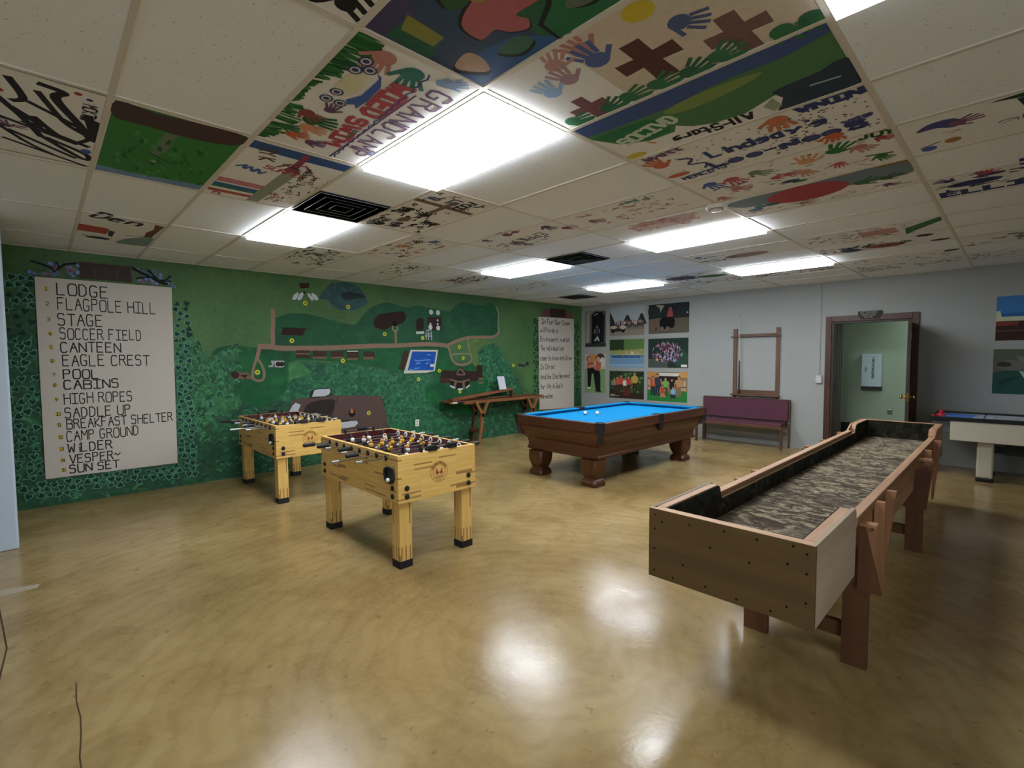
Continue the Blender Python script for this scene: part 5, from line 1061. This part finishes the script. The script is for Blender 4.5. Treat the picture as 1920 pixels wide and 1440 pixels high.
# ---------------------------------------------------------------- air hockey table
M_AH = plain('cream_laminate', '#b9b2a0', .5, var=.03, scale=8); M_AHG = plain('grey_end_panel', '#4a4a4e', .6, var=.06)
def mat_ice():
    t = NT('ice_print'); f = t.noise(t.coord((1.2, 5, 1)), 2.2, 4, .6, .6); k = t.ramp(f, [(.3, '#a9bad4'), (.48, '#cdd3df'), (.6, '#d8dbe2'), (.75, '#9ab0d4')]); return t.out(k, .25)
t = thing('air_hockey_table', 'cream air hockey table with black rim, cut off at the right edge', 'game table', (8.42, .817, 0)); AL, AW = 2.2, .93
b = MB(); b.box(.0, AW, -AL+.2, -.2, .515, .765, M_AH); b.build('body', t, bevel=.006)
b = MB(); b.box(.03, AW-.03, -.2, -.02, .60, .765, M_AHG); b.build('end_housing', t, bevel=.004)
b = MB(); b.box(.06, AW-.06, -AL+.06, -.06, .765, .79, mat_ice()); f = b.build('playing_surface', t)
P = Painter((0, 0, .79), (0, -1, 0), (1, 0, 0), (0, 0, 1), .0008)
for a in (.5, 1.1, 1.7): P.line('#3a5aa0', .02, [(a, .07), (a, AW-.07)])
P.line('#a03a44', .012, [(.25+.12*math.cos(k*.3), .46+.12*math.sin(k*.3)) for k in range(22)]); P.line('#3a5aa0', .012, [(1.1+.16*math.cos(k*.3), .46+.16*math.sin(k*.3)) for k in range(22)])
P.line('#5a5f70', .03, [(.62, .34), (1.0, .36)]); P.line('#5a5f70', .03, [(.6, .56), (.92, .55)]); P.poly('#4a7cc8', [(.1, .2), (.38, .18), (.42, .74), (.1, .76)]); P.build('ice_marking', f)
b = MB()
for x0, x1, y0, y1 in ((0-.012, .06, -AL, 0), (AW-.06, AW+.012, -AL, 0), (.06, AW-.06, -.06, 0), (.06, AW-.06, -AL, -AL+.06)): b.box(x0, x1, y0, y1, .765, .812, M_BLACK)
b.build('rim', t, bevel=.006)
for y in (-.53, -1.72):
    for x in (.12, .66):
        b = MB(); b.box(x, x+.15, y-.078, y+.078, .045, .515, M_AH); o = b.build('leg', t, bevel=.02); c = MB(); c.box(x-.004, x+.154, y-.083, y+.083, 0, .05, M_BLACK); c.build('foot', o, bevel=.012)
b = MB(); b.prism([(-1.55, .33), (-.7, .33), (-.7, .45), (-1.55, .45)], 0, .40, .44, plain('dark_stretcher', '#26282a', .6)); b.box(.41, .43, -1.645, -1.54, .34, .44, M_BLACK); b.box(.41, .43, -.71, -.605, .34, .44, M_BLACK); b.build('stretcher', t)
M_REDP = plain('red_plastic', '#b01c30', .35, var=.05)
t = thing('air_hockey_mallet', 'red plastic mallet on the corner of the air hockey table', 'mallet', (8.56, .72, .8125))
b = MB(); b.lathe([(.05, 0), (.052, .012), (.046, .022), (.03, .024), (.028, .03), (.02, .034)], (0, 0, 0), M_REDP, 24); b.build('base', t)
b = MB(); b.lathe([(.022, .03), (.02, .05), (.022, .062), (.014, .07), (.003, .072)], (0, 0, 0), M_REDP, 20); b.build('knob', t)
b = MB(); b.lathe([(.03, 0), (.032, .003), (.032, .008), (.028, .010), (.002, .0105)], (8.50, .785, .8125), M_REDP, 20); tag(b.build('air_hockey_puck'), 'thin red puck beside the mallet on the rim corner', 'puck')

# ---------------------------------------------------------------- narrow trestle table at the green wall
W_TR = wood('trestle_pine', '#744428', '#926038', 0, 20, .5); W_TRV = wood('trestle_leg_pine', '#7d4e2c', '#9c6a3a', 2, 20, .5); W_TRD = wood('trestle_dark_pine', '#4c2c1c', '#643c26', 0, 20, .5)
t = thing('trestle_table', 'narrow wooden table on Y shaped legs against the green wall', 'table', (6.5, 7.22, 0))
b = MB(); b.box(-.93, .95, -.17, -.13, .76, .815, W_TR); b.build('front_rail', t, bevel=.003)
b = MB(); b.box(-1.24, -.93, -.155, -.12, .785, .82, W_TR); b.build('rail_end', t, bevel=.004)
b = MB(); b.box(-1.08, -.95, -.158, -.154, .786, .819, M_RUBBER); b.build('tape_band', t); b = MB(); b.box(-1.19, -1.08, -.158, -.154, .79, .815, plain('pale_tip_paint', '#cfc6b4', .5)); b.build('pale_band', t)
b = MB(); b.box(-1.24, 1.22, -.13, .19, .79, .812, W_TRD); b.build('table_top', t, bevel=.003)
b = MB(); b.box(.95, 1.22, -.17, -.13, .765, .80, W_TR); b.build('rail_end', t, bevel=.004)
b = MB(); b.box(-1.2, 1.2, .12, .19, .812, .826, W_TR); b.build('back_strip', t)
def bar(x0, z0, x1, z1, y0, y1, w, nm='leg', m=None):
    b = MB(); L = math.hypot(x1-x0, z1-z0); nx, nz = -(z1-z0)/L*w/2, (x1-x0)/L*w/2
    b.prism([(x0+nx, z0+nz), (x0-nx, z0-nz), (x1-nx, z1-nz), (x1+nx, z1+nz)], 1, y0, y1, m or W_TRV); return b.build(nm, t, bevel=.003)
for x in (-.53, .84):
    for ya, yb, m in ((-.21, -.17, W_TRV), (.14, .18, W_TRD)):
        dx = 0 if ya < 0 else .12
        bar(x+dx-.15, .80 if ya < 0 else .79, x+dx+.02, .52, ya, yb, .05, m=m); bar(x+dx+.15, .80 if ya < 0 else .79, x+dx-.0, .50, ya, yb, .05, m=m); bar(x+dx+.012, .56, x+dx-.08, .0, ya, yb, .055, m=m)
    b = MB(); b.prism([(-.17, .20), (.14, .20), (.14, .25), (-.17, .25)], 0, x-.06, x+.09, W_TRD); b.build('cross_tie', t)
t = thing('slanted_board', 'long wooden board propped at a slant on the trestle table', 'board', (6.5, 7.27, .813))
b = MB(); b.prism([(-1.06, .0), (-1.06, .05), (.50, .185), (.50, .14), (-.95, .0)], 1, -.03, .05, W_TR); b.build('board', t, bevel=.003)
b = MB(); b.box(.46, .50, -.03, .05, .0, .142, W_TRD); b.build('prop', t, bevel=.003)
t = thing('paper_sheet', 'white sheet of paper standing on the slanted board', 'paper', (6.69, 7.22, .976), .12)
b = MB(); R = random.Random(4); cols = 6; pts = [(-.105+.21*k/cols, .010*math.sin(k*.9)) for k in range(cols+1)]
for (x0, y0), (x1, y1) in zip(pts[:-1], pts[1:]): b.mesh([(x0, y0, 0), (x1, y1, 0), (x1-.02, y1+.05, .262), (x0-.02, y0+.05, .262), (x0, y0+.001, 0), (x1, y1+.001, 0), (x1-.02, y1+.051, .262), (x0-.02, y0+.051, .262)], [(0, 1, 2, 3), (7, 6, 5, 4), (3, 2, 6, 7), (0, 4, 5, 1)], plain('paper_white', '#d6d9e6', .8, var=.01))
b.build('sheet', t)

# ---------------------------------------------------------------- small wall fittings
t = thing('wall_outlet', 'white outlet plate low on the green mural wall, behind the nearer foosball table', 'outlet', (4.788, YW, .465))
b = MB(); b.box(-.04, .04, -.008, 0, -.06, .06, M_WHITE); b.build('plate', t, bevel=.003)
for z in (-.024, .024): b = MB(); b.lathe([(.016, -.008), (.015, -.011), (.003, -.0112)], (0, 0, z), plain('socket_grey', '#9a9b9c', .4), 14, 1); b.build('socket', t)
t = thing('switch_box', 'white switch box with wire channel up to the ceiling, left of the doorway', 'switch', (XW, 2.37, 1.215))
b = MB(); b.box(-.045, 0, -.045, .045, -.065, .065, plain('switch_box_white', '#b9bcbd', .5)); b.build('box', t, bevel=.004)
b = MB(); b.box(-.05, -.045, -.006, .006, -.012, .012, M_WHITE); b.build('toggle', t)
b = MB(); b.box(-.012, 0, -.009, .009, .065, HC-1.215-.03, plain('wire_channel_grey', '#8f9596', .5)); b.build('wire_channel', t)
t = thing('door_sign', 'small dark wooden sign with pale lettering over the doorway', 'sign', (XW-.025, 1.69, 2.185))
b = MB(); b.prism([(-.115, 0), (.12, 0), (.155, .075), (.155, .125), (-.155, .125), (-.155, .075)], 0, -.012, 0, plain('sign_dark_wood', '#2a211e', .6)); b.build('board', t)
P = Painter((-.012, .14, 0), (0, -1, 0), (0, 0, 1), (-1, 0, 0), .0008)
P.text('#8f8a84', .005, 'MEETING ROOM', .015, .092, .024, 0, .62, .3); P.text('#8f8a84', .005, 'MEMORY LOUNGE', .035, .056, .020, 0, .58, .25); P.text('#8f8a84', .005, 'WELCOME', .07, .022, .020, 0, .62, .3); P.build('lettering', t)
t = thing('extinguisher_cabinet', 'pale blue white cabinet with vertical dark lettering on the sage wall behind the doorway', 'cabinet', (10.9, 1.885, .99))
b = MB(); b.box(-.10, 0, -.145, .145, .06, .645, plain('cabinet_white', '#bcd4dc', .4, var=.02)); b.build('door_panel', t, bevel=.004)
b = MB(); b.box(-.085, 0, -.15, .15, .0, .06, plain('cabinet_dark_base', '#2c3236', .6)); b.build('cabinet_base', t)  # dark strip below the door panel
P = Painter((-.10, .145, 0), (0, -1, 0), (0, 0, 1), (-1, 0, 0), .001)
P.text('#27343c', .007, 'FIRE EXTINGUISHER', .155, .575, .030, -math.pi/2, .6, .25); P.text('#3a5060', .005, 'BREAK', .055, .40, .018, -math.pi/2, .7, .3); P.line('#7a98a6', .006, [(.04, .60), (.25, .60)]); P.build('lettering', t)
t = thing('wall_outlet', 'metal outlet plate on the sage wall behind the doorway', 'outlet', (10.9, 1.61, .605))
b = MB(); b.box(-.012, 0, -.035, .035, -.05, .05, plain('outlet_grey', '#5f6f68', .4)); b.build('plate', t, bevel=.003); b = MB(); b.box(-.016, -.012, -.03, .03, .03, .046, M_WHITE); b.build('cover', t)

# ---------------------------------------------------------------- photo posters on the grey wall
def poster(y0, y1, z0, z1, label, fn):
    """y0 = left edge as seen from the room (larger y)."""
    w, h = y0-y1, z1-z0; P = Painter((XW-.006, y0, z0), (0, -1, 0), (0, 0, 1), (-1, 0, 0), .0004, .00004)
    P.mb.box(XW-.006, XW-.0025, y1, y0, z0, z1, plain('poster_backing', '#d2d2ce', .5)); fn(P, w, h); tag(P.build('photo_poster'), label, 'poster', 'photo posters')
def man(P, x, y, s, top, legs='#1c1c22', skin='#b9866a', hair='#3a2a20', kneel=False):
    """A small standing or kneeling figure in a photo print."""
    if kneel: P.poly(legs, [(x-.22*s, y), (x+.24*s, y), (x+.14*s, y+.26*s), (x-.14*s, y+.26*s)]); y -= .22*s
    else:
        P.poly(legs, [(x-.12*s, y), (x-.03*s, y), (x, y+.4*s), (x+.03*s, y), (x+.12*s, y), (x+.12*s, y+.52*s), (x-.12*s, y+.52*s)])
    P.poly(top, [(x-.13*s, y+.48*s), (x+.13*s, y+.48*s), (x+.17*s, y+.8*s), (x+.05*s, y+.86*s), (x-.05*s, y+.86*s), (x-.17*s, y+.8*s)])
    P.line(skin, .05*s, [(x-.17*s, y+.77*s), (x-.22*s, y+.52*s)]); P.line(skin, .05*s, [(x+.17*s, y+.77*s), (x+.2*s, y+.55*s)])
    P.ell(hair, x, y+.95*s, .085*s, .09*s); P.ell(skin, x, y+.925*s, .065*s, .075*s)
def p_arch(P, w, h):
    P.rect('#5f625c', 0, 0, w, h); P.rect('#33372f', 0, 0, w, .1*h); P.poly('#9a9888', [(.02*w, .1*h), (.2*w, .12*h), (.24*w, .9*h), (.04*w, .96*h)]); P.poly('#8b8d88', [(.24*w, .9*h), (.5*w, .99*h), (w, .95*h), (w, h), (0, h), (0, .96*h)])
    P.poly('#15171a', [(.3*w, .08*h), (.92*w, .12*h), (.95*w, .8*h), (.82*w, .93*h), (.5*w, .95*h), (.33*w, .88*h)]); P.line('#3c3a30', .05*w, [(.9*w, .1*h), (.93*w, .85*h)]); man(P, .58*w, .15*h, .42*h, '#2c3c58', '#2a2f3c'); P.line('#c9ccd0', .06*w, [(.48*w, .17*h), (.6*w, .26*h), (.66*w, .17*h)]); P.line('#8a8d90', .05*w, [(.45*w, .86*h), (.6*w, .9*h)])
def p_camp(P, w, h):
    P.rect('#a9b4bb', 0, 0, w, h); P.rect('#8c8274', 0, 0, w, .36*h); P.rect('#7d7466', 0, .2*h, w, .36*h)
    for x, a, b_ in ((.06, .16, .78), (.52, .16, .7), (.92, .14, .72)): P.poly('#2b332f', [((x-a)*w, .36*h), ((x+a)*w, .36*h), ((x+.03)*w, b_*h), ((x-.03)*w, b_*h)] if x > .1 else [(0, .36*h), (.18*w, .36*h), (.1*w, .62*h), (.02*w, .82*h), (0, .82*h)])
    for k in range(13): man(P, (.2+.062*k)*w, (.26+.02*(k % 3))*h, .24*h, ['#7a4a4c', '#9a8a8a', '#4a4c5a', '#8f9aa6', '#c0b8b0'][k % 5], '#33302e')
    P.poly('#2f2b26', [(.03*w, .14*h), (.46*w, .16*h), (.46*w, .26*h), (.04*w, .26*h)]); P.ell('#b9ae98', .12*w, .3*h, .1*w, .06*h); P.ell('#c6bca2', .39*w, .29*h, .09*w, .07*h)
    for x in (.1, .4): P.ell('#181614', x*w, .15*h, .05*w, .05*h)
def p_bull(P, w, h):
    P.rect('#5f584c', 0, 0, w, h); P.rect('#252b2c', 0, .5*h, w, h); P.poly('#99998c', [(.18*w, .78*h), (.3*w, .72*h), (.4*w, .95*h), (.2*w, .98*h)]); P.ell('#2b3332', .14*w, .76*h, .16*w, .2*h); P.line('#6d6a60', .03*h, [(0, .48*h), (.35*w, .52*h)]); P.poly('#6f5a4c', [(0, .15*h), (.5*w, .05*h), (.3*w, .4*h), (0, .42*h)])
    P.poly('#14100f', smooth_loop([(.28*w, .3*h), (.32*w, .52*h), (.5*w, .56*h), (.64*w, .5*h), (.66*w, .3*h), (.6*w, .16*h), (.5*w, .22*h), (.42*w, .14*h), (.34*w, .2*h)], 3)); P.poly('#a04a48', [(.46*w, .54*h), (.62*w, .56*h), (.6*w, .76*h), (.5*w, .8*h)]); P.ell('#8a5a48', .55*w, .82*h, .04*w, .06*h)
    for x in (.36, .47): P.line('#9a9080', .02*w, [(x*w, .22*h), (x*w, .14*h)])
    P.line('#2b211e', .03*w, [(.18*w, .12*h), (.2*w, .2*h)]); P.ell('#a9b0b0', .96*w, .66*h, .02*w, .03*h)
def p_pair(P, w, h):
    P.rect('#b9b0a2', 0, .6*h, w, h); P.rect('#7e9a68', 0, 0, w, .62*h); P.ell('#3a3a38', .75*w, .92*h, .2*w, .1*h); P.ell('#c8c8c4', .85*w, .8*h, .14*w, .12*h); P.rect('#c28a48', .2*w, .8*h, .55*w, h)
    P.poly('#15161c', [(.14*w, .14*h), (.28*w, .14*h), (.34*w, .5*h), (.44*w, .5*h), (.46*w, .66*h), (.12*w, .64*h)]); P.poly('#15161c', [(.54*w, .04*h), (.76*w, .04*h), (.76*w, .45*h), (.72*w, .58*h), (.4*w, .62*h), (.44*w, .4*h)])
    P.poly('#b55a48', [(.08*w, .62*h), (.5*w, .66*h), (.42*w, .8*h), (.12*w, .8*h)]); P.poly('#bb6050', [(.48*w, .6*h), (.74*w, .56*h), (.8*w, .78*h), (.56*w, .84*h)]); P.ell('#5a3a2a', .2*w, .88*h, .12*w, .075*h); P.ell('#c09078', .22*w, .87*h, .09*w, .06*h); P.ell('#6a4430', .64*w, .9*h, .12*w, .07*h); P.ell('#c89a80', .65*w, .88*h, .09*w, .055*h)
    P.line('#c09078', .07*w, [(.14*w, .68*h), (.46*w, .7*h)]); P.line('#d8d8d8', .06*w, [(.14*w, .12*h), (.28*w, .13*h)]); P.line('#202020', .05*w, [(.54*w, .05*h), (.78*w, .04*h)])
def p_canoe(P, w, h):
    P.rect('#6f93b4', 0, 0, w, .45*h); P.rect('#5a7d46', 0, .45*h, w, h); P.rect('#2b3f28', 0, .62*h, .42*w, h); P.poly('#8f9a5c', [(0, .45*h), (w, .45*h), (w, .66*h), (.5*w, .62*h), (0, .6*h)]); P.rect('#86a4be', 0, .02*h, w, .12*h)
    P.poly('#2f5a86', [(.02*w, .44*h), (.1*w, .34*h), (.88*w, .34*h), (.98*w, .42*h), (.8*w, .46*h), (.2*w, .45*h)]); P.line('#cfd2c4', .02*h, [(.04*w, .45*h), (.96*w, .44*h)])
    for x, c in ((.3, '#a89a60'), (.5, '#b0a88a'), (.66, '#c8c4a8'), (.8, '#b0a070')): P.poly(c, [((x-.05)*w, .44*h), ((x+.06)*w, .44*h), ((x+.04)*w, .56*h), ((x-.03)*w, .58*h)]); P.ell('#9a7a58', x*w, .62*h, .024*w, .04*h); P.line('#b9a060', .012*w, [((x+.04)*w, .54*h), ((x+.1)*w, .36*h)])
def p_crowd(P, w, h):
    P.rect('#23342c', 0, 0, w, h); P.rect('#4c5450', 0, 0, .5*w, .3*h); P.ell('#2f4a3a', .82*w, .32*h, .17*w, .3*h); R = random.Random(5)
    for k in range(170):
        a = R.uniform(0, 6.28); q = math.sqrt(R.random()); x = .48*w+.38*w*q*math.cos(a); y = .5*h+.36*h*q*math.sin(a)
        P.poly(R.choice(['#8a4a78', '#b070a0', '#a83a4a', '#3a4a9a', '#b8c0d8', '#1a1a24', '#5a3a60', '#7a90c8', '#c0a0b0']), [(x-.016*w, y-.03*h), (x+.016*w, y-.03*h), (x+.012*w, y+.02*h), (x-.012*w, y+.02*h)]); P.ell('#b89080', x, y+.03*h, .010*w, .016*h, 0, 6)
    P.poly('#c9b840', [(.2*w, .24*h), (.28*w, .24*h), (.25*w, .32*h)]); P.rect('#d8d8d4', .84*w, .03*h, .98*w, .11*h)
def p_woods(P, w, h):
    P.rect('#2c3f28', 0, 0, w, h); R = random.Random(6)
    for k in range(60): P.ell(R.choice(['#3c5832', '#4e6e3c', '#1f2e1e', '#5a7a48']), R.uniform(0.05, .95)*w, R.uniform(.2, .95)*h, .05*w, .05*h, R.random(), 7)
    P.rect('#332822', .0, 0.0, w, .22*h)
    for x, s, c in ((.14, .5, '#6a8a68'), (.24, .56, '#b8503c'), (.35, .62, '#bb4a38'), (.46, .5, '#d0d0cc'), (.57, .58, '#c0402e'), (.74, .72, '#b8a04a')): man(P, x*w, .22*h, s*h, c, '#3a2c26', '#b98a6a', '#4a3a2c')
    P.poly('#5a2e22', [(.42*w, .1*h), (.62*w, .1*h), (.6*w, .4*h), (.44*w, .4*h)]); P.ell('#8f9a80', .1*w, .1*h, .08*w, .04*h); P.line('#9aa090', .02*h, [(.04*w, .1*h), (.3*w, .08*h)])
def p_team(P, w, h):
    P.rect('#8a7058', 0, .35*h, w, h); P.rect('#2f7a3c', 0, 0, w, .36*h); P.rect('#26201c', .3*w, .5*h, .8*w, .86*h); P.rect('#d0cdc4', .3*w, .86*h, .8*w, .97*h); P.rect('#c08a4c', 0, .82*h, .28*w, h); P.rect('#c79452', .8*w, .82*h, w, h)
    for x in (.05, .14, .86, .94): P.rect('#b4a080', (x-.035)*w, .38*h, (x+.035)*w, .72*h); P.line('#4a3a2c', .02*w, [((x-.03)*w, .5*h), ((x+.03)*w, .5*h)])
    for x, s, c, l in ((.15, .66, '#c05a34', '#22263c'), (.27, .74, '#3a3c50', '#2a3440'), (.47, .62, '#6ab44a', '#3a4a30'), (.63, .58, '#1c2220', '#3a3a38'), (.8, .68, '#b88a60', '#8a6a50')): man(P, x*w, .18*h, s*h, c, l)
    man(P, .4*w, .14*h, .5*h, '#c04a34', '#b08068', kneel=True); man(P, .66*w, .12*h, .48*h, '#7ab0d8', '#2f2f34', kneel=True)
def p_beach(P, w, h):
    P.rect('#3f78b4', 0, .5*h, w, h); P.rect('#2f64a0', .05*w, .52*h, w, .62*h); P.poly('#bcc4a6', [(0, .44*h), (w, .44*h), (w, .52*h), (.06*w, .54*h), (.04*w, .68*h), (0, .66*h)]); P.rect('#3a2622', 0, 0, w, .44*h)
    P.rect('#7a3a30', 0, .34*h, .24*w, .43*h); P.line('#6a4a3c', .02*h, [(0, .22*h), (.6*w, .22*h)]); P.poly('#b04a34', smooth_loop([(.5*w, .22*h), (.6*w, .34*h), (.78*w, .32*h), (.8*w, .18*h), (.62*w, .16*h)], 3)); P.line('#b9968a', .05*w, [(.36*w, .06*h), (.48*w, .18*h)])
def p_rest(P, w, h):
    P.rect('#5a5f50', 0, 0, w, h); P.poly('#707566', [(.24*w, .84*h), (w, .88*h), (w, .5*h), (.4*w, .5*h)]); P.poly('#284f44', [(0, 0), (0, .45*h), (.06*w, .5*h), (.12*w, .52*h), (.22*w, .53*h), (.3*w, .5*h), (.38*w, .42*h), (.44*w, .3*h), (.5*w, .08*h), (.4*w, 0)]); P.ell('#6d6a68', .2*w, .64*h, .15*w, .12*h); P.ell('#3a3434', .12*w, .66*h, .08*w, .06*h); P.poly('#9fbcae', [(.28*w, .52*h), (.4*w, .46*h), (.46*w, .3*h), (.36*w, .28*h)]); P.poly('#1f4038', [(.04*w, .3*h), (.3*w, .4*h), (.1*w, .18*h)])
    P.poly('#241d1f', [(.46*w, .3*h), (.6*w, .5*h), (.9*w, .75*h), (w, .6*h), (w, 0), (.55*w, .02*h)]); P.poly('#b08d80', [(.46*w, 0), (.62*w, .06*h), (.9*w, .22*h), (w, .2*h), (w, .06*h), (.7*w, 0)]); P.ell('#b9b4b0', .52*w, .12*h, .06*w, .03*h); P.line('#a89a8a', .02*w, [(.5*w, .38*h), (.66*w, .48*h)])
for a in ((7.30, 6.705, 1.855, 2.715, 'tall photo poster of a dark stone archway', p_arch), (6.598, 5.70, 2.09, 2.735, 'photo poster of a crowd and an old car under a pale sky', p_camp), (5.60, 4.687, 2.10, 2.715, 'dark photo poster of a person in red on a black bull', p_bull),
          (7.31, 6.712, .765, 1.68, 'tall photo poster of two people in red tops and black trousers', p_pair), (6.598, 5.70, 1.38, 2.005, 'photo poster of a canoe crew on blue water', p_canoe), (5.605, 4.695, 1.378, 1.995, 'photo poster of a tightly packed crowd seen from above', p_crowd),
          (6.60, 5.70, .68, 1.295, 'photo poster of people in red shirts in dark woods', p_woods), (5.62, 4.71, .67, 1.29, 'photo poster of a group posing on green turf', p_team),
          (.27, -.62, 1.80, 2.40, 'photo poster with blue sky at the right edge of the picture', p_beach), (.28, -.62, 1.075, 1.683, 'photo poster of people resting on the ground, below the blue sky poster', p_rest)): poster(*a)
